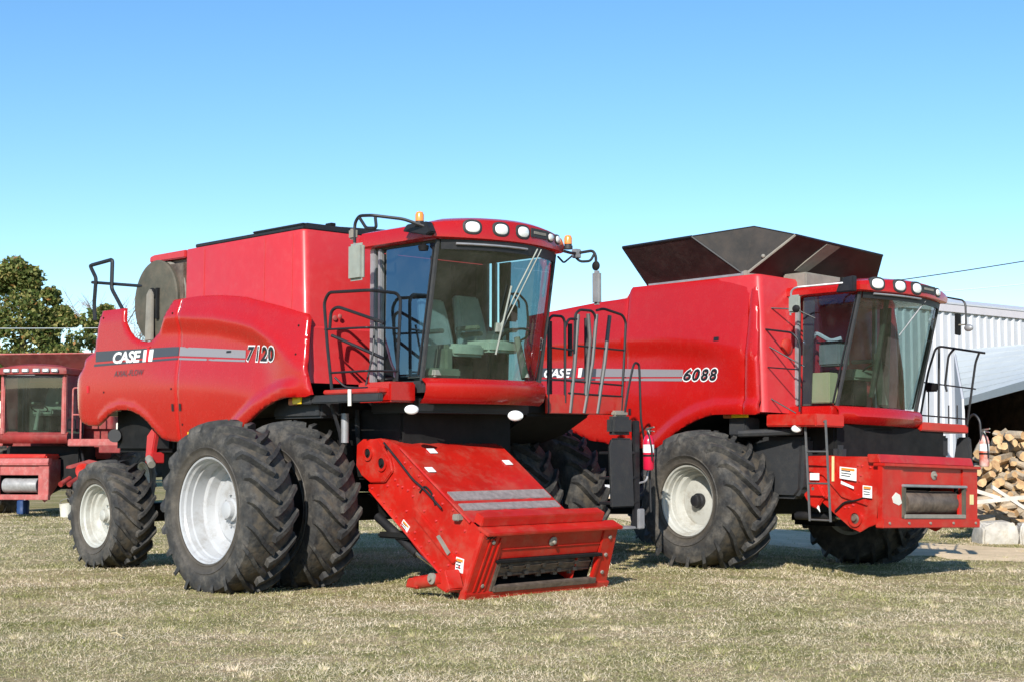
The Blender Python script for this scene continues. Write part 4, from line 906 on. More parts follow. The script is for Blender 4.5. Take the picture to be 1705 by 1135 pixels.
# near-side rails and ladder
rail(c2, [[(.88, 1.40, 2.05), (.78, 1.40, 2.3), (.70, 1.40, 2.9), (.66, 1.40, 3.13), (.75, 1.40, 3.16), (1.28, 1.40, 3.08), (1.36, 1.38, 3.0), (1.38, 1.35, 2.9), (1.38, 1.35, 2.06)]], .014)
rail(c2, [[(.74, 1.40, 2.66), (1.37, 1.37, 2.60)], [(.80, 1.40, 2.30), (1.2, 1.2, 2.05)]], .009, rc=0, name='mid_rail')
rail(c2, [[(.75, 1.40, 2.98), (.80, 1.38, 2.96), (1.25, 1.1, 2.66)], [(.78, 1.3, 3.44), (1.1, 1.1, 3.42), (1.3, .95, 3.30)]], .010, name='door_grip')
la = bpy.data.objects.new('boarding_ladder', None); COL.objects.link(la); la.parent = c2
for x in (0, .33): MB().tube([(1.43 + x, 1.3, 1.95), (1.52 + x, 1.3, .67)], .017, 6).build('ladder_rail', LADG, la)
for k in range(4):
    t = (0, .30, .62, .985)[k]; MB().tube([(1.43 + .09 * t, 1.3, 1.93 - 1.26 * t), (1.76 + .09 * t, 1.3, 1.93 - 1.26 * t)], .013, 6).build('ladder_step', LADG, la)
head_lamp(c2, 1.36, 1.38, 1.84, .075, .048)
# far-side platform and rails
MB().box(.85, 1.64, -2.02, -.9, 1.90, 2.02).build('platform', REDO, c2, bevel=.015)
MB().box(.86, 1.5, -1.75, -1.3, 1.55, 1.86).build('battery_box', CHAR, c2, bevel=.03)
a = -1.95
rail(c2, [[(.86, a, 2.04), (1.02, a, 2.8), (1.14, a, 3.12), (1.22, a, 3.15), (1.95, a, 3.02)], [(1.86, a, 3.03), (1.80, a, 2.9), (1.66, a, 2.02)], [(1.20, a, 3.14), (1.19, a, 2.04)], [(1.45, a, 3.10), (1.36, a, 3.02), (1.30, a, 2.6), (1.33, a, 2.5)]], .017, name='platform_handrail')
rail(c2, [[(.95, a, 2.64), (1.80, a, 2.52)], [(.86, a, 2.17), (1.66, a, 2.10)], [(1.02, a, 2.64), (1.02, a, 2.04)], [(1.36, a, 2.3), (1.36, a, 2.04)], [(1.5, a, 2.3), (1.5, a, 2.04)]], .011, rc=0, name='mid_rail')
MB().box(.98, 1.20, a, a + .04, 2.50, 2.62).build('rail_lamp', DARK, c2, bevel=.02)
rail(c2, [[(1.47, -2.2, 1.50), (1.50, -2.2, 2.10), (1.60, -2.2, 2.20), (1.70, -2.2, 2.10), (1.75, -2.2, 1.50)]], .018, rc=.12, name='ladder_handrail')
MB().prism([(1.35, 1.45), (1.42, 1.85), (1.62, 1.85), (1.66, 1.45)], -2.12, -2.05).build('mud_guard', CHAR, c2, bevel=.02)
extinguisher(M2, (1.74, -2.25, 1.44), 'faded red and white fire extinguisher right of the raised feeder house, before the log pile', body=mat('faded_orange_red', (.62, .10, .05), .4, col2=(.7, .55, .5), vscale=6))
# feeder house raised
def feeder2(root, m, dz=0., kx=0., full=True, ds=0.):
    f = bpy.data.objects.new('feeder_house', None); COL.objects.link(f); f.parent = root
    Sn, Sf = 1.0, -.62
    side = [(1.20, 1.50), (1.61, 1.51), (2.30, 1.47), (2.36, 1.42), (2.32, .66), (2.20, .62), (2.07, .55), (1.92, .60), (1.65, .78), (1.41, .95), (1.30, 1.02), (1.22, 1.15)]
    side = [(x + kx, z + dz) for x, z in side]
    for s0, s1 in ((Sn - .02, Sn), (Sf, Sf + .02)): MB().prism(side, s0, s1).build('side_plate', m, f, bevel=.006)
    MB().box(1.25 + kx, 2.36 + kx, Sf, Sn - .02, 1.47 + dz, 1.50 + dz).build('top_sheet', m, f, bevel=.01)
    MB().hexa([(1.4 + kx, Sf + .05, .95 + dz), (2.3 + kx, Sf + .05, .64 + dz), (2.3 + kx, Sn - .05, .64 + dz), (1.4 + kx, Sn - .05, .95 + dz), (1.4 + kx, Sf + .05, 1.0 + dz), (2.3 + kx, Sf + .05, .69 + dz), (2.3 + kx, Sn - .05, .69 + dz), (1.4 + kx, Sn - .05, 1.0 + dz)]).build('feeder_floor', DARK, f)
    if full:
        for (x, z, r) in ((2.01, .72, .07), (1.36, 1.08, .05)):
            bb = MB().lathe([(0, r + .035), (.03, r + .035), (.03, r), (.006, r)], (x, Sn, z), (0, 1, 0), 18).build('bearing_ring', REDO, f)
            MB().lathe([(0, r), (.008, r), (.02, r * .5), (.05, r * .45), (.05, .001)], (x, Sn + .001, z), (0, 1, 0), 16).build('bearing', RUST, bb)
        MB().prism([(1.25, 1.40), (1.6, 1.38), (1.9, 1.1), (2.2, .95), (2.2, .88), (1.8, .98), (1.5, 1.25), (1.25, 1.30)], Sn, Sn + .03).build('drive_shield', m, f, bevel=.01)
        MB().prism([(1.2, 1.0), (1.42, 1.18), (1.55, .98), (1.42, .82), (1.30, .86)], Sn + .0, Sn + .05).build('pivot_plate', m, f, bevel=.015)
        for P in ([(1.78, 1.22), (1.78, 1.37), (2.04, 1.35), (2.04, 1.19)], [(1.80, 1.19), (1.80, 1.15), (2.0, 1.09), (2.0, 1.12)], [(1.30, 1.28), (1.30, 1.19), (1.45, 1.19), (1.45, 1.28)], [(1.32, .93), (1.28, 1.0), (1.45, .86), (1.47, .78)], [(2.14, .99), (2.14, 1.14), (2.28, 1.13), (2.28, .98)]):
            wl = MB().prism(P, Sn + .031, Sn + .036).build('warning_label', WHITE, f)
            if len(P) == 4 and abs(P[0][1] - P[1][1]) > .1: print_lines(wl, [(P[0][0], Sn + .03, P[0][1]), (P[3][0], Sn + .03, P[3][1]), (P[2][0], Sn + .03, P[2][1]), (P[1][0], Sn + .03, P[1][1])])
        MB().box(1.66, 1.69, Sn + .03, Sn + .045, 1.18, 1.50).build('gauge_strip', BEIGE, f)
        bl = MB()
        for k in range(26):
            MB().lathe([(0, .013), (.012, .013), (.016, .003)], (random.uniform(1.45, 2.25), Sn, random.uniform(.85, 1.4)), (0, 1, 0), 7).build('bolt', REDF, f)
        MB().tube([(1.7, Sn + .02, .80), (1.85, Sn + .03, .92), (2.05, Sn + .03, .95), (2.2, Sn + .02, 1.0)], .014, 6, .05).build('grease_line', DARK, f)
    fr = bpy.data.objects.new('front_frame', None); COL.objects.link(fr); fr.parent = f
    X0, X1 = 2.38 + kx, 2.45 + kx; L, Rr = 1.06, -1.0
    def fb(s0, s1, z0, z1, d0=0., d1=0., name='frame_post', mm=m, b=.008): return MB().box(X0 + d0, X1 + d1, s0, s1, z0 + dz, z1 + dz).build(name, mm, fr, bevel=b)
    fb(.62, L, .66, 1.40); fb(Rr, -.66, .66, 1.40)
    fb(-.66, .62, 1.16, 1.40, -.003, -.02, 'frame_panel'); fb(Rr - .01, L + .01, .62, .735, -.02, .03, 'frame_sill'); fb(Rr - .01, L + .01, 1.38, 1.42, -.06, .05, 'frame_lip')
    MB().hexa([(X0 - .14, Rr + .05, 1.42 + dz), (X1 - .02, Rr + .05, 1.42 + dz), (X1 - .02, L, 1.42 + dz), (X0 - .14, L, 1.42 + dz), (X0 - .16, Rr + .05, 1.53 + dz), (X1 - .06, Rr + .05, 1.53 + dz), (X1 - .06, L, 1.53 + dz), (X0 - .16, L, 1.53 + dz)]).build('frame_beam', m, fr, bevel=.01)
    if full:
        fb(-.70, .66, 1.13, 1.165, .06, .05, 'opening_lip', GREY); fb(.60, .66, .74, 1.13, .06, .03, 'opening_side', OLIVE); fb(-.70, -.64, .74, 1.13, .06, .03, 'opening_side', OLIVE)
        fb(-.68, .64, .735, .79, .06, .04, 'wear_strip', OLIVE2)
        MB().lathe([(0, .055), (.012, .06), (.02, .04), (.02, .02), (.05, .018), (.055, .001)], (X1 - .02, -.04, 1.29 + dz), (1, 0, 0), 20).build('latch_knob', OLIVE2, fr)
        MB().prism_x([(.83, .93), (.86, 1.0), (.78, 1.06), (.70, 1.03), (.66, .93), (.72, .90)], X1, X1 + .006).build('warning_label', CREAM, fr)
        MB().prism_x([(-.82, .92), (-.82, 1.05), (-.90, 1.05), (-.90, .92)], X1, X1 + .006).build('warning_label', BEIGE, fr)
        MB().box(X1, X1 + .03, -.60, -.52, .78, 1.05).build('opening_hook', REDO, fr, bevel=.01)
        for s in (.95, .55, .1, -.4, -.9):
            MB().lathe([(0, .018), (.015, .018), (.017, .001)], (X1 + .03, s, .68 + dz), (1, 0, 0), 6).build('bolt', OLIVE2, fr)
    MB().box(X0 - .40, X0 - .38, -.66, .62, .70 + dz, 1.2 + dz).build('throat', DARK, f)
    t2 = MB(); t2.box(X0 - .38, X0, .62, .64, .70 + dz, 1.2 + dz); t2.box(X0 - .38, X0, -.68, -.66, .70 + dz, 1.2 + dz); t2.box(X0 - .38, X0, -.66, .62, 1.17 + dz, 1.19 + dz); t2.build('throat_lining', DARK, f)
    MB().lathe([(0, .15), (.02, .16), (.5, .155), (.54, .15), (.58, .158), (1.1, .16), (1.13, .15)], (X0 - .06, -.60, .93 + dz), (0, 1, 0), 28).build('feed_drum', RUST if full else mat('bright_worn_drum', (.30, .29, .28), .45, var=.2, vscale=8), f)
    for s in (.75, -.45):
        hc = MB().cyl((.85 + kx, s, .72), (1.5 + kx, s, .72 + dz * .7), .055, 12).build('lift_cylinder', BLACK, f)
        MB().cyl((1.5 + kx, s, .72 + dz * .7), (2.0 + kx, s, .70 + dz), .028, 10).build('piston_rod', CHROME, hc)
    return f
feeder2(c2, REDO)

# ================================================================== COMBINE 3 (old one at the left edge)
M3 = pose(190, (-10.50, 35.4, -.02))
c3 = empty('combine_harvester', M3, 'old faded combine at the left edge, facing the camera, below the trees', 'combine harvester', 'combine harvesters parked in the yard')
cb3, fb3, ft3, fr3 = cab(c3, 1.92, 3.20, 3.20, 3.36, 1.62, 1.70, xr=.62, hs=.72, rs=.84, xroof=1.80, rx=.5, bb=.12, bt=.12, lamps=(), roofm=REDD, crown=.05, simple=True)
for s in (.55, .33, .08, -.18, -.40, -.60):
    lp = MB().box(1.93 - .12 * (s / .9) ** 2, 1.96 - .12 * (s / .9) ** 2, s - .085, s + .085, 3.25, 3.33).build('work_lamp', GREY, cb3, bevel=.01)
    MB().box(1.955 - .12 * (s / .9) ** 2, 1.97 - .12 * (s / .9) ** 2, s - .06, s + .06, 3.26, 3.32).build('lens', GLOW, lp, bevel=.01)
for sg in (1, -1): MB().box(1.60, 1.72, sg * .74 - .05, sg * .74 + .05, 1.85, 3.22).build('cab_corner_post', PINK, cb3, bevel=.02)
skirt(cb3, fb3, 1.90, 1.66, .82, .09, REDD)
seat(cb3, 1.0, 0, 2.3, m=INTL); steering(cb3, 1.45, 0, 1.95)
MB().loft([rrect(-3.2, .5, 1.35, .08, 2.0), rrect(-3.2, .5, 1.35, .08, 3.30)], True).build('grain_tank', REDD, c3)
MB().loft([rrect(-3.2, .5, 1.2, .05, 3.30), rrect(-3.5, .8, 1.62, .05, 3.72), rrect(-3.45, .75, 1.56, .05, 3.72), rrect(-3.2, .45, 1.15, .05, 3.32)], False).build('tank_extension', MAROON3, c3)
MB().tube([(-3.5, -1.62, 3.73), (.8, -1.62, 3.73), (.8, 1.62, 3.73), (-3.5, 1.62, 3.73)], .018, 6).build('edge_trim', PINK, c3)
MB().box(-4.6, .4, -1.35, 1.35, 1.3, 2.4).build('side_body', REDD, c3, bevel=.05)
MB().box(.7, 1.7, -2.15, -.85, 1.60, 1.76).build('platform', PINK, c3, bevel=.015)
MB().box(.7, 1.2, 1.0, 1.4, 1.60, 1.76).build('platform', PINK, c3, bevel=.015)
MB().box(.2, .3, -1.95, -1.0, 1.78, 2.14).build('storage_box', CREAM, c3, bevel=.02)
MB().box(1.66, 1.70, -2.1, -1.6, 1.45, 1.62).build('platform_edge', REDD, c3, bevel=.01)
rail(c3, [[(1.68, -.95, 1.76), (1.68, -.95, 2.9), (1.68, -1.15, 2.9), (1.68, -1.15, 1.76)], [(1.68, -.95, 2.3), (1.68, -1.15, 2.3)]], .02, PINK)
ch = MB(); ch.box(-4.3, 1.2, -.9, .9, .8, 1.6); ch.box(-.3, .3, -1.6, 1.6, .6, .95); ch.build('chassis', DARK, c3, bevel=.03)
for sg in (1, -1):
    wheel(c3, 0, sg * 1.62, .80, .86, .42, .62, sg, lugs=18, dish=.2, hub=.1, zmin=0, rimm=RIMY)
    wheel(c3, -3.6, sg * 1.4, .52, .56, .3, .35, sg, lugs=16, dish=.1, hub=.08, zmin=0, rimm=RIMY)
f3_ = feeder2(c3, PINK, dz=-.20, kx=-.15, full=False); f3_.scale = (1, .72, 1)
MB().box(1.3, 2.0, -.5, .9, 1.30, 1.42).build('feeder_drive_cover', REDO, c3, bevel=.04)
MB().tube([(1.3, -1.0, 1.5), (1.6, -1.2, 1.2), (1.5, -1.3, .8)], .03, 6, .1).build('hose', BLACK, c3)
MB().lathe([(0, .17), (.04, .17), (.04, .12), (.02, .05), (.06, .04), (.06, .001)], (1.72, -1.25, 1.05), (1, 0, 0), 20).build('drive_pulley', REDO, c3)
MB().prism_x([(-.8, 1.15), (-1.35, 1.3), (-1.6, 1.25), (-1.6, 1.18), (-1.3, 1.2), (-.8, 1.05)], 1.6, 1.66).build('drive_shield', REDD, c3, bevel=.01)
for s in (-.95, -1.15): MB().cyl((1.5, s, .95), (2.0, s + .1, .75), .06).build('drive_shaft', REDD, c3)
MB().box(1.2, 1.7, -1.35, -.75, .75, 1.15).build('feeder_drive', DARK, c3, bevel=.05)

# things on the grass under / beside the old combine
def at3(x, y, z=0.): return Matrix.Translation((x, y, z))
b = empty('plastic_drum', at3(-11.35, 34.9), 'small blue plastic drum on the grass under the old combine at the left edge', 'drum')
MB().lathe([(0, .12), (.02, .14), (.12, .145), (.14, .138), (.22, .145), (.31, .14), (.33, .11)], (0, 0, 0), (0, 0, 1), 20).build('drum_body', BLUE, b, flip=False)
MB().lathe([(.33, .035), (.36, .035), (.365, .001)], (.05, 0, 0), (0, 0, 1), 10).build('drum_cap', WHITE, b, flip=False)
b = empty('plastic_bucket', at3(-9.93, 33.5), 'off white bucket on the grass behind the rear wheel of the nearer combine', 'bucket')
MB().lathe([(0, .12), (.02, .125), (.28, .155), (.30, .165), (.30, .15), (.04, .115)], (0, 0, 0), (0, 0, 1), 20).build('bucket_body', CREAM, b, flip=False)
MB().tube([(-.155, 0, .27), (-.14, .02, .36), (0, .03, .42), (.14, .02, .36), (.155, 0, .27)], .006, 5).build('bucket_handle', GREY, b, flip=False)

#@@SETTING
# ================================================================== SETTING
def gz(x, y):
    return -.125 * sst(1.6, 5.4, x) * sst(12, 19, y) if x > 1.6 else 0.
def hills(x, y): return 0.
def gnoise(x, y): return .016 * noise.noise(Vector((x * .9, y * .9, 0))) + .010 * noise.noise(Vector((x * 3.1, y * 3.1, 4)))
def axis_vals(lo, a, b, hi, st):
    v = []; t = a
    while t < b: v.append(t); t += st
    s = st; t = b
    while t < hi: v.append(t); s *= 1.22; t += s
    v.append(hi); s = st; t = a - s
    while t > lo: v.insert(0, t); s *= 1.22; t -= s
    v.insert(0, lo); return v
XS = axis_vals(-700, -9, 12, 700, .16); YS = axis_vals(-120, 8, 30, 1400, .16)
rows = [[(x, y, gz(x, y) + (gnoise(x, y) if abs(x) < 16 and 6 < y < 45 else 0)) for x in XS] for y in YS]
def ground_mat():
    m = bpy.data.materials.new('dry_turf_soil'); m.use_nodes = True
    nt = m.node_tree; N = nt.nodes; L = nt.links; b = N['Principled BSDF']; b.inputs['Roughness'].default_value = .95; b.inputs['Specular IOR Level'].default_value = .1
    tc = N.new('ShaderNodeTexCoord')
    def nz(sc_, det, ro, st=None):
        n = N.new('ShaderNodeTexNoise'); n.inputs['Scale'].default_value = sc_; n.inputs['Detail'].default_value = det; n.inputs['Roughness'].default_value = ro
        if st:
            mp = N.new('ShaderNodeMapping'); mp.inputs['Scale'].default_value = st; L.new(tc.outputs['Object'], mp.inputs['Vector']); L.new(mp.outputs[0], n.inputs['Vector'])
        else: L.new(tc.outputs['Object'], n.inputs['Vector'])
        return n
    n1 = nz(.9, 6, .68, (.7, 1.2, 1)); n2 = nz(30, 8, .8, (.6, 1.3, 1)); n3 = nz(4.5, 6, .7, (.6, 1.3, 1))
    r1 = N.new('ShaderNodeValToRGB'); e = r1.color_ramp.elements
    e[0].position = .36; e[0].color = (.29, .28, .115, 1); e[1].position = .62; e[1].color = (.56, .45, .31, 1)
    L.new(n1.outputs['Fac'], r1.inputs['Fac'])
    r2 = N.new('ShaderNodeValToRGB'); e = r2.color_ramp.elements
    e[0].position = .36; e[0].color = (.20, .19, .17, 1); e[1].position = .64; e[1].color = (1.35, 1.3, 1.2, 1)
    L.new(n2.outputs['Fac'], r2.inputs['Fac'])
    r3 = N.new('ShaderNodeValToRGB'); e = r3.color_ramp.elements
    e[0].position = .38; e[0].color = (.75, .85, .65, 1); e[1].position = .62; e[1].color = (1.12, 1.04, 1.02, 1)
    L.new(n3.outputs['Fac'], r3.inputs['Fac'])
    def mul(a, c):
        q = N.new('ShaderNodeMix'); q.data_type = 'RGBA'; q.blend_type = 'MULTIPLY'; q.inputs[0].default_value = 1; L.new(a, q.inputs[6]); L.new(c, q.inputs[7]); return q.outputs[2]
    L.new(mul(mul(r1.outputs[0], r2.outputs[0]), r3.outputs[0]), b.inputs['Base Color'])
    bp = N.new('ShaderNodeBump'); bp.inputs['Strength'].default_value = .8; bp.inputs['Distance'].default_value = .03
    L.new(n2.outputs['Fac'], bp.inputs['Height']); L.new(bp.outputs['Normal'], b.inputs['Normal'])
    return m
GM = ground_mat()
g = MB().sheet(rows).build('ground', GM, flip=False, ang=180); g['kind'] = 'structure'
# dirt track
DIRT = mat('pale_dirt', (.78, .60, .40), .95, var=.0, vscale=2, col2=(.60, .46, .29), bump=.5, bscale=20, spec=.1)
ctr = [(16, 18.6), (11, 21.5), (8.2, 23.6), (6.3, 25.6), (4.9, 28.2), (3.9, 32), (3.1, 38), (2.4, 50), (1.5, 80)]
def cat(pts, k=8):
    out = []
    for i in range(len(pts) - 1):
        p0 = pts[max(0, i - 1)]; p1 = pts[i]; p2 = pts[i + 1]; p3 = pts[min(len(pts) - 1, i + 2)]
        for j in range(k):
            t = j / k
            out.append(tuple(.5 * ((2 * p1[a]) + (-p0[a] + p2[a]) * t + (2 * p0[a] - 5 * p1[a] + 4 * p2[a] - p3[a]) * t * t + (-p0[a] + 3 * p1[a] - 3 * p2[a] + p3[a]) * t ** 3) for a in range(len(p1))))
    return out + [pts[-1]]
cc = cat(ctr); rows = []
for i, (x, y) in enumerate(cc):
    a = cc[max(0, i - 1)]; b_ = cc[min(len(cc) - 1, i + 1)]; d = Vector((b_[0] - a[0], b_[1] - a[1])).normalized(); n = Vector((-d.y, d.x))
    w = 1.45 + .35 * noise.noise(Vector((i * .4, 0, 0))); w2 = 1.45 + .5 * noise.noise(Vector((i * .5, 9, 0)))
    r = []
    for k in range(9):
        t = -w + (w + w2) * k / 8; px, py = x + n.x * t, y + n.y * t
        r.append((px, py, gz(px, py) + gnoise(px, py) * (1 if abs(px) < 16 and 6 < py < 45 else 0) + (.022 if 0 < k < 8 else .004)))
    rows.append(r)
t_ = MB().sheet(rows).build('dirt_road', DIRT, flip=False, ang=180); t_['kind'] = 'structure'

# grass and straw
def island_mat(name, cols, rough=.8, pn=None, transl=0.):
    m = bpy.data.materials.new(name); m.use_nodes = True
    nt = m.node_tree; N = nt.nodes; L = nt.links; b = N['Principled BSDF']; b.inputs['Roughness'].default_value = rough; b.inputs['Specular IOR Level'].default_value = .25
    ge = N.new('ShaderNodeNewGeometry'); rp = N.new('ShaderNodeValToRGB'); cr = rp.color_ramp; cr.interpolation = 'CONSTANT' if len(cols) > 4 else 'LINEAR'
    src = ge.outputs['Random Per Island']
    if pn:
        tc = N.new('ShaderNodeTexCoord'); n = N.new('ShaderNodeTexNoise'); n.inputs['Scale'].default_value = pn[0]; n.inputs['Detail'].default_value = 4
        L.new(tc.outputs['Object'], n.inputs['Vector'])
        ma = N.new('ShaderNodeMath'); ma.operation = 'MULTIPLY_ADD'; L.new(n.outputs['Fac'], ma.inputs[0]); ma.inputs[1].default_value = pn[1]
        mb_ = N.new('ShaderNodeMath'); mb_.operation = 'MULTIPLY_ADD'; L.new(ge.outputs['Random Per Island'], mb_.inputs[0]); mb_.inputs[1].default_value = pn[2]; mb_.inputs[2].default_value = pn[3]
        L.new(mb_.outputs[0], ma.inputs[2]); src = ma.outputs[0]
    for i, (p, c) in enumerate(cols):
        e = cr.elements[i] if i < 2 else cr.elements.new(p)
        e.position = p; e.color = (*c, 1)
    L.new(src, rp.inputs['Fac']); L.new(rp.outputs[0], b.inputs['Base Color'])
    if transl > 0:
        t = N.new('ShaderNodeBsdfTranslucent'); L.new(rp.outputs[0], t.inputs[0]); mx = N.new('ShaderNodeMixShader'); mx.inputs[0].default_value = transl
        L.new(b.outputs[0], mx.inputs[1]); L.new(t.outputs[0], mx.inputs[2]); L.new(mx.outputs[0], N['Material Output'].inputs[0])
    return m
GRASS = island_mat('dry_and_green_grass', [(.05, (.27, .28, .08)), (.28, (.46, .43, .19)), (.52, (.70, .58, .38)), (.98, (.93, .78, .60))], .9, pn=(.9, 1.7, .75, -.72), transl=.25)
rng = np.random.default_rng(3)
NB = 400000
u = rng.random(NB); y = 8.8 * (37 / 8.8) ** u ** 1.15; x = (rng.random(NB) * 2 - 1) * (y * .37 + .5)
z = np.array([gz(a, b_) + gnoise(a, b_) for a, b_ in zip(x.tolist(), y.tolist())])
patch = np.array([noise.noise(Vector((a * .7, b_ * 1.1, 7))) + .5 * noise.noise(Vector((a * 2.6, b_ * 3.5, 2))) for a, b_ in zip(x.tolist(), y.tolist())])
Lh = (.012 + .026 * rng.random(NB) ** 2) * (1 + .6 * patch) * (1 + (y - 9) * .03); lean = rng.normal(0, 1, (NB, 2)) * Lh[:, None] * .9
w = (.0016 + .0022 * rng.random(NB)) * (1 + (y - 9) * .07); an = rng.random(NB) * PI
V = np.zeros((NB, 3, 3)); dx = np.cos(an) * w; dy = np.sin(an) * w
V[:, 0] = np.stack([x - dx, y - dy, z - .004], 1); V[:, 1] = np.stack([x + dx, y + dy, z - .004], 1)
V[:, 2] = np.stack([x + lean[:, 0], y + lean[:, 1], z + Lh * (.25 + .75 * rng.random(NB))], 1)
# longer straws lying flat and a few upright weeds, in the same mass
NS = 16000
xs_, ys_ = rng.random(NS), 8.8 * (30 / 8.8) ** rng.random(NS); xs_ = (xs_ * 2 - 1) * (ys_ * .37 + .5)
keep = np.array([noise.noise(Vector((a * 1.3, b_ * 1.6, 11))) for a, b_ in zip(xs_.tolist(), ys_.tolist())]) > -.05; xs_, ys_ = xs_[keep], ys_[keep]; NS = len(xs_)
zs_ = np.array([gz(a, b_) + gnoise(a, b_) for a, b_ in zip(xs_.tolist(), ys_.tolist())]) + .008 + .02 * rng.random(NS)
an2 = rng.random(NS) * 2 * PI; l2 = .03 + .10 * rng.random(NS) ** 2.2; V2 = np.zeros((NS, 3, 3)); ww2 = .0016 + .0022 * rng.random(NS)
V2[:, 0] = np.stack([xs_, ys_, zs_], 1); V2[:, 1] = np.stack([xs_ + np.cos(an2 + 1.57) * ww2, ys_ + np.sin(an2 + 1.57) * ww2, zs_ + .002], 1)
V2[:, 2] = np.stack([xs_ + np.cos(an2) * l2, ys_ + np.sin(an2) * l2, zs_ + l2 * .25 * rng.random(NS)], 1)
NT = 90; V3 = []
for k in range(NT):
    ty = 9.2 * (30 / 9.2) ** rng.random(); tx = (rng.random() * 2 - 1) * ty * .36; tz = gz(tx, ty) + gnoise(tx, ty)
    for j in range(34):
        a_ = rng.random() * 6.28; q_ = rng.random() * .05; hh = .02 + .035 * rng.random(); bx_, by_ = tx + math.cos(a_) * q_, ty + math.sin(a_) * q_; wv = .003
        V3.append([(bx_ - wv, by_, tz), (bx_ + wv, by_, tz), (bx_ + math.cos(a_) * hh * .7, by_ + math.sin(a_) * hh * .7, tz + hh)])
V = np.concatenate([V, V2, np.array(V3)])
def fast_mesh(name, V, m, k=3):
    n = V.shape[0]; me = bpy.data.meshes.new(name); me.vertices.add(n * k); me.vertices.foreach_set('co', V.reshape(-1).astype(np.float32))
    me.loops.add(n * k); me.loops.foreach_set('vertex_index', np.arange(n * k, dtype=np.int32)); me.polygons.add(n)
    me.polygons.foreach_set('loop_start', np.arange(0, n * k, k, dtype=np.int32)); me.update(calc_edges=True); me.materials.append(m); return me
gr = bpy.data.objects.new('grass', fast_mesh('grass', V, GRASS)); COL.objects.link(gr); tag(gr, 'short dry turf with straw in front of and around the combines', 'grass', kind='stuff')

# a few countable scraps lying on the grass
TWIG = mat('pale_dry_stem', (.62, .50, .30), .8)
for i, (x, y, a, l, lab) in enumerate([(-3.28, 12.55, 2.2, .22, 'pale dry stalk on the grass at the lower left'), (2.15, 22.6, .4, .35, 'pale dry stalk in the shade left of the wide single tyre'), (4.55, 20.9, 1.0, .3, 'short dry stalk between the wheels of the farther combine')]):
    mb = MB(); dx, dy = math.cos(a) * l / 2, math.sin(a) * l / 2; zz = gz(x, y) + .03
    mb.tube([(x - dx, y - dy, zz), (x, y + .01, zz + .015), (x + dx, y + dy, zz + .002)], .007, 5)
    mb.tube([(x, y, zz + .01), (x + dx * .3, y + dy * .9, zz + .05)], .005, 5)
    tag(mb.build('dry_stalk', TWIG, flip=False), lab, 'stalk')

# ---------------- trees
LEAF = island_mat('autumn_green_leaves', [(.0, (.08, .115, .025)), (.32, (.15, .185, .05)), (.64, (.27, .27, .085)), (.86, (.40, .34, .12)), (.97, (.38, .19, .06))], .6, transl=.35)
LEAFD = island_mat('dark_green_leaves', [(.0, (.05, .08, .03)), (.5, (.09, .13, .045)), (.85, (.16, .18, .07)), (.96, (.26, .2, .07)), (.99, (.16, .18, .07))], .7, transl=.3)
BARK = mat('grey_brown_bark', (.14, .11, .085), .9, var=.3, vscale=8, bump=.4)
TWIGG = mat('bare_grey_twigs', (.34, .29, .27), .9)
def limbs(mb, base, h, n, spread, r0, seed, up=.5):
    rd = random.Random(seed); ends = []
    top = base + Vector((rd.uniform(-.2, .2), rd.uniform(-.2, .2), h * .78))
    mb.tube([tuple(base - Vector((0, 0, .2))), tuple(base + Vector((.05, 0, h * .3))), tuple(base.lerp(top, .7) + Vector((.1, 0, 0))), tuple(top)], [r0 * 1.25, r0 * .9, r0 * .5, r0 * .15], 8)
    for i in range(n):
        t = rd.uniform(.22, .95); p = base.lerp(top, t); a = rd.uniform(0, 2 * PI); l = spread * (1 - .5 * t) * rd.uniform(.6, 1.05)
        q = p + Vector((math.cos(a) * l, math.sin(a) * l, l * up * rd.uniform(.6, 1.6))); mid = p.lerp(q, .5) + Vector((0, 0, .12 * l))
        mb.tube([tuple(p), tuple(mid), tuple(q)], [r0 * .35 * (1 - t * .5), r0 * .2, r0 * .06], 6); ends.append((q, a, l))
    return top, ends
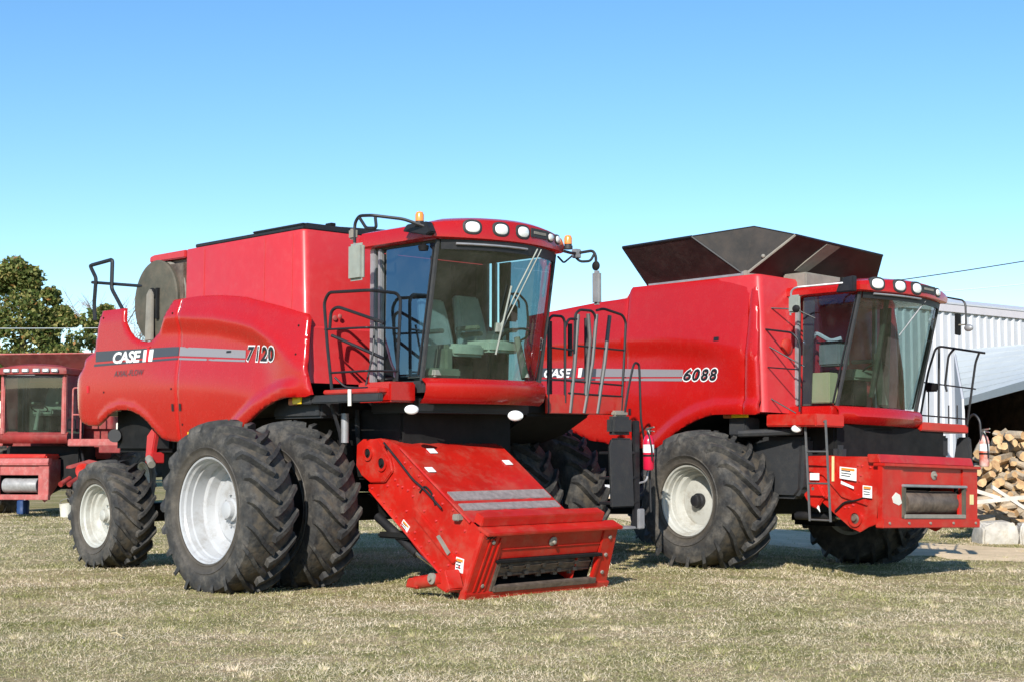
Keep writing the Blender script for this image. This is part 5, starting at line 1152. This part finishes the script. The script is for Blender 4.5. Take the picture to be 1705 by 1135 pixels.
def tree(px, y, h, wid, label, lm=LEAF, nl=9000, seed=1, lean=0, lobes=None, ls=.082):
    x = (px - 852.5) / 2490 * y; base = Vector((x, y, 0)); rd = random.Random(seed); rg = np.random.default_rng(seed)
    root = empty('broadleaf_tree', Matrix.Translation(base), label, 'tree', 'trees behind the old combine')
    mb = MB(); top, ends = limbs(mb, Vector((0, 0, 0)), h, 14, wid * .8, .05 * h * .5, seed); mb.build('trunk', BARK, root, flip=False)
    cl = [(0, 0, h * .88, wid * .3)]
    for q, a, l in ends: cl.append((q.x, q.y, q.z, rd.uniform(.22, .42) * wid * .45))
    for k in range(26):
        a = rd.uniform(0, 2 * PI); t = rd.uniform(.12, .97); rr = wid * (.95 - .72 * t ** 1.7) * rd.uniform(.35, 1.0)
        cl.append((rr * math.cos(a), rr * math.sin(a), h * t, rd.uniform(.18, .36) * wid * .42))
    if lobes: cl += lobes
    n = len(cl); C = np.array([c[:3] for c in cl]); Rr = np.array([c[3] for c in cl]); idx = rg.integers(0, n, nl)
    d = rg.normal(0, 1, (nl, 3)); d /= np.linalg.norm(d, axis=1)[:, None]
    P = C[idx] + d * Rr[idx][:, None] * (rg.random(nl)[:, None] ** .45) * np.array([1, 1, .8])
    keep = np.array([noise.noise(Vector(p) * 1.5 + Vector((seed, 0, 0))) + .5 * noise.noise(Vector(p) * 4) for p in P.tolist()]) > -.16
    P = P[keep]; nl = len(P); P[:, 2] = np.maximum(P[:, 2], .35)
    s = ls * (.6 + .8 * rg.random(nl)); a1 = rg.normal(0, 1, (nl, 3)); a1 /= np.linalg.norm(a1, axis=1)[:, None]; a2 = np.cross(a1, rg.normal(0, 1, (nl, 3))); a2 /= np.linalg.norm(a2, axis=1)[:, None]
    Vv = np.stack([P - a1 * s[:, None], P + a2 * s[:, None] * .55, P + a1 * s[:, None], P - a2 * s[:, None] * .55], 1)
    o = bpy.data.objects.new('crown', fast_mesh('crown', Vv, lm, 4)); COL.objects.link(o); o.parent = root
    return root
tree(28, 52, 8.0, 2.35, 'tall dense green and yellowing tree at the left edge, behind the old combine', nl=85000, seed=5, lobes=[(1.3, -.4, 6.75, .42), (1.6, -.4, 6.05, .45), (1.95, -.4, 5.85, .3), (.55, -.5, 7.35, .55), (0, -.7, 7.6, .6), (-.7, -.6, 7.3, .65), (1.0, -.6, 5.7, .8), (1.7, -.5, 4.7, .8), (.3, -.9, 6.2, 1.1), (-.9, -.8, 5.9, 1.1), (.1, -.9, 4.9, 1.2), (-1.4, -.6, 4.9, 1.1), (1.0, -.9, 4.3, 1.1)])
tree(152, 56, 6.9, 1.35, 'smaller yellow-green tree between the old combine and the rear rail of the nearer combine', nl=30000, seed=9, lobes=[(0, 0, 6.3, .5), (.5, 0, 6.6, .35), (-.5, 0, 5.6, .5), (.3, -.3, 5.2, .7), (-.3, -.3, 4.4, .9)])
tree(104, 60, 5.7, 2.7, 'low bushy tree between the tall green tree and the smaller yellow-green one', lm=LEAFD, nl=45000, seed=12)
tree(-95, 58, 6.6, 2.6, 'dense tree left of the tall green tree, mostly outside the picture', lm=LEAFD, nl=18000, seed=15)
# bare tree
root = empty('bare_tree', Matrix.Translation(((205 - 852.5) / 2490 * 62, 62, 0)), 'leafless grey tree seen through the rear rail of the nearer combine', 'tree')
mb = MB(); top, ends = limbs(mb, Vector((0, 0, 0)), 8.4, 18, 2.6, .13, 31, up=1.0); mb.build('trunk', BARK, root, flip=False)
rd = random.Random(4); tw = MB()
for q, a, l in ends + [(top, 0, 2)] * 3:
    for k in range(9):
        a2 = a + rd.uniform(-1.2, 1.2); b0 = q - Vector((math.cos(a), math.sin(a), .8)) * rd.uniform(0, .9); e = b0 + Vector((math.cos(a2) * rd.uniform(.3, 1.1), math.sin(a2) * rd.uniform(.3, 1.1), rd.uniform(.3, 1.3)))
        tw.tube([tuple(b0), tuple(b0.lerp(e, .5) + Vector((0, 0, .08))), tuple(e)], [.018, .012, .005], 4)
        for j in range(3):
            f = b0.lerp(e, rd.uniform(.3, .9)); tw.tube([tuple(f), tuple(f + Vector((rd.uniform(-.4, .4), rd.uniform(-.4, .4), rd.uniform(.1, .5))))], [.009, .004], 3)
tw.build('twigs', TWIGG, root, flip=False)
# distant tree line
far = np.zeros((0, 4, 3)); rg = np.random.default_rng(77); nl = 26000
X = rg.uniform(-150, 190, nl); H = 6 + 3.5 * np.array([noise.noise(Vector((a * .05, 2, 0))) for a in X]) + 1.8 * np.array([noise.noise(Vector((a * .3, 5, 0))) for a in X])
P = np.stack([X, 330 + rg.uniform(-6, 6, nl), H * rg.random(nl) ** .7 * .8], 1); s = .9 * (.5 + rg.random(nl))
a1 = rg.normal(0, 1, (nl, 3)); a1 /= np.linalg.norm(a1, axis=1)[:, None]; a2 = np.cross(a1, rg.normal(0, 1, (nl, 3))); a2 /= np.linalg.norm(a2, axis=1)[:, None]
fo = bpy.data.objects.new('distant_wood', fast_mesh('distant_wood', np.stack([P - a1 * s[:, None], P + a2 * s[:, None] * .6, P + a1 * s[:, None], P - a2 * s[:, None] * .6], 1), LEAFD, 4)); COL.objects.link(fo)
tag(fo, 'far line of dark trees along the horizon', 'wood', kind='stuff')

# ---------------- white barn
def metal(name, c, var=.05): return mat(name, c, .6, metal=.0, var=var, vscale=1.2, dust=.25, dustcol=(.5, .48, .45))
WM = metal('white_ribbed_metal', (.55, .555, .58)); GMt = metal('galvanised_roof_metal', (.60, .62, .60)); TRIM = metal('grey_pink_trim', (.60, .56, .58))
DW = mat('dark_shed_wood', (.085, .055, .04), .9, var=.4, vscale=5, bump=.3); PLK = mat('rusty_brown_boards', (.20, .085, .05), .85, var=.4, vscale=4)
barn = empty('barn', Matrix.Translation((9.3, 40.2, 0)), 'white ribbed metal barn behind the farther combine at the right', 'barn')
d = Vector((.774, .633, 0)); nb = Vector((.633, -.774, 0)); HT = 5.42; WL = 26.
prof = []; t = 0
while t < WL:
    for dt, o in ((0, 0), (.20, 0), (.235, .06), (.315, .06), (.35, 0)): prof.append((t + dt, o))
    t += .36
def wp(t, o, z, b=0.): v = d * t + nb * (o - b); return (v.x, v.y, z)
MB().sheet([[wp(t, o, z) for t, o in prof] for z in (-.3, HT)]).build('front_wall', WM, barn, flip=False, smooth=False, solid=.002)
DP = 12.
MB().hexa([wp(0, -.02, -.3), wp(WL, -.02, -.3), wp(WL, -.02, -.3, DP), wp(0, -.02, -.3, DP), wp(0, -.02, HT), wp(WL, -.02, HT), wp(WL, -.02, HT, DP), wp(0, -.02, HT, DP)]).build('shell', WM, barn, flip=False, smooth=False)
MB().hexa([wp(-.2, .10, HT - .02), wp(WL, .10, HT - .02), wp(WL, .04, HT - .02), wp(-.2, .04, HT - .02), wp(-.2, .10, HT + .20), wp(WL, .10, HT + .20), wp(WL, .04, HT + .20), wp(-.2, .04, HT + .20)]).build('eave_trim', TRIM, barn, flip=False)
rf = MB(); rf.hexa([wp(-.25, .12, HT + .2), wp(WL, .12, HT + .2), wp(WL, 0, HT + 1.3, DP / 2), wp(-.25, 0, HT + 1.3, DP / 2), wp(-.25, .12, HT + .25), wp(WL, .12, HT + .25), wp(WL, 0, HT + 1.35, DP / 2), wp(-.25, 0, HT + 1.35, DP / 2)])
rf.hexa([wp(-.25, 0, HT + 1.3, DP / 2 + .01), wp(WL, 0, HT + 1.3, DP / 2 + .01), wp(WL, 0, HT + .1, DP + .1), wp(-.25, 0, HT + .1, DP + .1), wp(-.25, 0, HT + 1.35, DP / 2 + .01), wp(WL, 0, HT + 1.35, DP / 2 + .01), wp(WL, 0, HT + .15, DP + .1), wp(-.25, 0, HT + .15, DP + .1)])
rf.build('roof', WM, barn, flip=False)
MB().hexa([wp(.02, .06, -.3), wp(.14, .06, -.3), wp(.14, .0, -.3), wp(.02, .0, -.3), wp(.02, .06, HT), wp(.14, .06, HT), wp(.14, 0, HT), wp(.02, 0, HT)]).build('corner_trim', TRIM, barn, flip=False)

# ---------------- open lean-to shed at the right
L0 = Vector((10.28, 34.0, 2.66)); L1 = Vector((9.75, 25.5, 2.98)); U0 = Vector((11.4, 38.4, 4.02)); U1 = Vector((14.2, 29.5, 3.92))
shed = empty('lean_to_shed', Matrix.Translation((10.3, 34, 0)), 'open shed with a pale metal lean-to roof at the right edge, dark inside', 'shed')
O_ = Vector((10.3, 34, 0))
def rp(u, v, dz=0.):   # u along the eave, v up the slope
    a = L0.lerp(L1, u); b2 = U0.lerp(U1, u); p = a.lerp(b2, v) - O_; return (p.x, p.y, p.z + dz)
vs = []; v = 0
while v < .999:
    vs += [(v, 0), (v + .112, 0), (v + .116, .018), (v + .122, .018)]; v += .125
vs.append((1, 0))
MB().sheet([[rp(u, v_, o) for v_, o in vs] for u in (0, .25, .5, .75, 1, 1.3)]).build('roof', GMt, shed, flip=False, smooth=False, solid=.012)
MB().hexa([rp(0, 0, -.16), rp(1.3, 0, -.16), rp(1.3, .02, -.16), rp(0, .02, -.16), rp(0, -.004, .01), rp(1.3, -.004, .01), rp(1.3, .02, -.012), rp(0, .02, -.012)]).build('eave_fascia', GMt, shed, flip=False)
for u in (1.0,):
    p = rp(u, .03); MB().box(p[0] - .07, p[0] + .07, p[1] - .07, p[1] + .07, -.25, p[2] - .03).build('post', DW, shed, flip=False)
def vwall(a, b, za, zb, name, m, th=.06):
    a = Vector(a); b = Vector(b); t = (b - a).normalized(); n = Vector((-t.y, t.x, 0)) * th
    return MB().hexa([(a.x, a.y, -.25), (b.x, b.y, -.25), (b.x + n.x, b.y + n.y, -.25), (a.x + n.x, a.y + n.y, -.25), (a.x, a.y, za), (b.x, b.y, zb), (b.x + n.x, b.y + n.y, zb), (a.x + n.x, a.y + n.y, za)]).build(name, m, shed, flip=False)
a0, a1, b0, b1 = rp(.005, .03), rp(.005, .97), rp(1.3, .97), rp(1.3, .03)
vwall((a0[0], a0[1], 0), (a1[0], a1[1], 0), a0[2] - .05, a1[2] - .06, 'end_wall', WM)
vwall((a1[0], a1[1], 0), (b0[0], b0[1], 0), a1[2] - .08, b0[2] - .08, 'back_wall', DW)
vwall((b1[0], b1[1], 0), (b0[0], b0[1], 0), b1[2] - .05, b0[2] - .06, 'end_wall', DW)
for k in range(9):   # brown boards stacked at the back
    z = .6 + k * .2; q0 = rp(.35, .80); q1 = rp(.95, .80)
    MB().hexa([(q0[0], q0[1], z), (q1[0], q1[1], z), (q1[0] + .1, q1[1] + .3, z), (q0[0] + .1, q0[1] + .3, z), (q0[0], q0[1], z + .14), (q1[0], q1[1], z + .14), (q1[0] + .1, q1[1] + .3, z + .14), (q0[0] + .1, q0[1] + .3, z + .14)]).build('wall_board', PLK, shed, flip=False)

# ---------------- firewood heap
CUT = mat('split_wood_face', (.64, .44, .23), .85, col2=(.38, .22, .11), vscale=6, bump=.3, bscale=25); BK = mat('grey_wood_bark', (.30, .25, .19), .9, col2=(.50, .40, .28), vscale=5, bump=.5)
rd = random.Random(11)
def log(x, y, z, r, l, yaw, pit, wedge, label, name='firewood_log', cut=CUT):
    n = 9; ring = []
    for k in range(n):
        a = 2 * PI * k / n; rr = r * rd.uniform(.88, 1.1)
        if wedge and PI * .15 < a < PI * .85: rr *= .55
        ring.append((rr * math.cos(a), rr * math.sin(a)))
    D = Vector((math.sin(yaw) * math.cos(pit), -math.cos(yaw) * math.cos(pit), math.sin(pit))); U = D.cross(Vector((0, 0, 1))).normalized(); W_ = U.cross(D); rot = rd.uniform(0, 6.28)
    U, W_ = U * math.cos(rot) + W_ * math.sin(rot), W_ * math.cos(rot) - U * math.sin(rot)
    bm = bmesh.new(); vs = []
    for t, k_ in ((-.5, .96), (-.44, 1), (.44, 1), (.5, .97)):
        vs.append([bm.verts.new(D * l * t + U * a * k_ + W_ * b_ * k_) for a, b_ in ring])
    for j in range(3):
        for i in range(n): bm.faces.new((vs[j][i], vs[j][(i + 1) % n], vs[j + 1][(i + 1) % n], vs[j + 1][i]))
    e0 = bm.faces.new(vs[0][::-1]); e1 = bm.faces.new(vs[3]); e0.material_index = e1.material_index = 1
    if wedge:
        for f in bm.faces:
            if f not in (e0, e1):
                k = [v for v in f.verts]
                i = [i for i in range(n) if vs[1][i] in k or vs[0][i] in k or vs[3][i] in k]
                if i and all(PI * .1 < 2 * PI * q / n < PI * .9 for q in i): f.material_index = 1
    bmesh.ops.recalc_face_normals(bm, faces=bm.faces[:])
    me = bpy.data.meshes.new(name); bm.to_mesh(me); bm.free(); me.materials.append(BK); me.materials.append(cut)
    o = bpy.data.objects.new(name, me); o.location = (x, y, z); COL.objects.link(o); return tag(o, label, 'log', 'split logs in the firewood heap')
def heap_top(x): return lerp([(8.05, .6), (8.4, 1.0), (8.6, 1.30), (8.8, 1.62), (9.0, 1.85), (9.3, 2.0), (9.7, 1.9), (10.3, 1.3), (10.9, .5)], x)
cnt = 0
x = 8.12
while x < 10.9:
    z = .34 + rd.uniform(0, .08)
    while z < heap_top(x):
        for dep in (0, 1):
            low = z < .85
            if dep == 1 and rd.random() < .5: continue
            r = rd.uniform(.06, .108)
            log(x + rd.uniform(-.09, .09), 27.4 + dep * .42 + (z - .3) * .45 + rd.uniform(-.08, .08), z + rd.uniform(-.05, .05) - .1 * (x > 1), r, rd.uniform(.36, .55), rd.uniform(-.85, .85) if not low or rd.random() < .35 else rd.choice((-1.3, 1.2)) + rd.uniform(-.2, .2), rd.uniform(-.4, .4), rd.random() < .7,
                'split firewood log in the heap beside the open shed'); cnt += 1
        z += .145 + rd.uniform(-.01, .03)
    x += .165
PALE = mat('pale_weathered_wood', (.70, .64, .56), .9, col2=(.55, .50, .44), vscale=4, bump=.3)
for (x, y, z, l, yaw, pit, lab) in ((8.55, 26.75, .62, 1.2, 1.35, .10, 'long pale plank lying level across the foot of the firewood heap'), (9.0, 26.7, .55, 1.1, 1.1, -.55, 'long pale plank sloping down to the right over the firewood heap'), (8.3, 26.8, .78, .8, 1.3, -.3, 'short pale plank at the left foot of the firewood heap')):
    D = Vector((math.sin(yaw) * math.cos(pit), -math.cos(yaw) * math.cos(pit) * .3, math.sin(pit))).normalized(); q = Vector((x, y, z)); s_ = Vector((0, -.05, .0)); u_ = Vector((0, 0, .035))
    tag(MB().hexa([tuple(q + D * a * l / 2 + s_ * b_ + u_ * c_) for c_ in (-1, 1) for a, b_ in ((-1, -1), (1, -1), (1, 1), (-1, 1))]).build('wood_plank', PALE, flip=False), lab, 'plank')
CONC = mat('chalky_white_block', (.50, .47, .42), .95, var=.2, vscale=4, bump=1., bscale=14, dust=.8, dustcol=(.36, .30, .20))
for i, (x, y, sx, sy, sz, a, lab) in enumerate(((8.52, 26.55, .62, .5, .42, .1, 'chalky white block at the left foot of the firewood heap'), (9.22, 26.5, .60, .5, .40, -.12, 'chalky white block at the right edge of the picture, under the sloping plank'), (9.95, 26.6, .7, .5, .40, .05, 'chalky white block right of the picture edge, under the firewood heap'))):
    mb = MB(); c_, s_ = math.cos(a), math.sin(a); pts = []
    for zz, k in ((-.25, 1), (.0, 1.08), (sz * .45, .97), (sz - .17, .74)):
        for u_, v_ in ((-1, -1), (-.3, -1.08), (.4, -1.02), (1, -.95), (1.05, 0), (1, 1), (-1, 1), (-1.04, 0)):
            pts.append((x + (u_ * sx * .5 * c_ - v_ * sy * .5 * s_) * k, y + (u_ * sx * .5 * s_ + v_ * sy * .5 * c_) * k, zz + .05 * math.sin(u_ * 5 + v_ * 3 + x * 3)))
    mb.loft([pts[j * 8:(j + 1) * 8] for j in range(4)], True)
    tag(mb.build('stone_block', CONC, bevel=.03, flip=False), lab, 'block')

# ---------------- overhead wires
WIRE = mat('dark_cable', (.03, .03, .035), .6); WIREP = mat('pale_cable', (.45, .5, .52), .5)
def pxw(px, py, y): # a point on the view from the photographer's spot, used only to read off heights
    return None
def wire(a, b, sag, r, m, lab):
    pts = []
    for k in range(25):
        t = k / 24; p = Vector(a).lerp(Vector(b), t); p.z -= sag * 4 * t * (1 - t); pts.append(tuple(p))
    tag(MB().tube(pts, r, 5).build('overhead_wire', m, flip=False), lab, 'wire')
wire((7.0, 62.0, 7.35), (26.0, 57.0, 9.75), .25, .022, WIRE, 'dark overhead wire rising to the right above the white barn')
wire((9.0, 64.0, 7.6), (28.0, 60.0, 8.9), .25, .02, WIREP, 'faint pale overhead wire below the dark one above the white barn')
wire((-26, 47, 5.32), (-8.5, 47.5, 5.35), .06, .012, WIREP, 'pale overhead wire crossing in front of the trees at the left')

# ================================================================== CAMERA, SUN, SKY
cam = bpy.data.cameras.new('camera'); co = bpy.data.objects.new('camera', cam); COL.objects.link(co)
cam.sensor_width = 36; cam.lens = 2490 / 1705 * 36; cam.clip_end = 3000; cam.clip_start = .1
co.location = (0, 0, 1.6); co.rotation_euler = (R(90 + 3.97), 0, 0); sc.camera = co
EL = 30; AZ = 193
sd_ = Vector((math.sin(R(AZ)) * math.cos(R(EL)), math.cos(R(AZ)) * math.cos(R(EL)), math.sin(R(EL))))
sl_ = bpy.data.lights.new('sun', 'SUN'); sl_.energy = 4.8; sl_.angle = R(.53); sl_.color = (1, .955, .88)
so = bpy.data.objects.new('sun', sl_); COL.objects.link(so); so.rotation_euler = (-sd_).to_track_quat('-Z', 'Y').to_euler()
w = bpy.data.worlds.new('World'); sc.world = w; w.use_nodes = True
N = w.node_tree.nodes; L = w.node_tree.links; bg = N['Background']
sk = N.new('ShaderNodeTexSky'); sk.sky_type = 'NISHITA'; sk.sun_disc = False; sk.sun_elevation = R(EL); sk.sun_rotation = R(AZ); sk.air_density = 1.0; sk.dust_density = .05; sk.ozone_density = 2.5; sk.altitude = 900
hs_ = N.new('ShaderNodeHueSaturation'); hs_.inputs['Hue'].default_value = .497; hs_.inputs['Saturation'].default_value = 1.2; L.new(sk.outputs[0], hs_.inputs['Color']); L.new(hs_.outputs[0], bg.inputs[0]); bg.inputs[1].default_value = .142
sc.view_settings.view_transform = 'Standard'; sc.view_settings.look = 'None'; sc.view_settings.exposure = .35; sc.view_settings.gamma = 1
sc.cycles.transparent_max_bounces = 16; sc.cycles.max_bounces = 6; sc.cycles.diffuse_bounces = 3; sc.cycles.glossy_bounces = 4
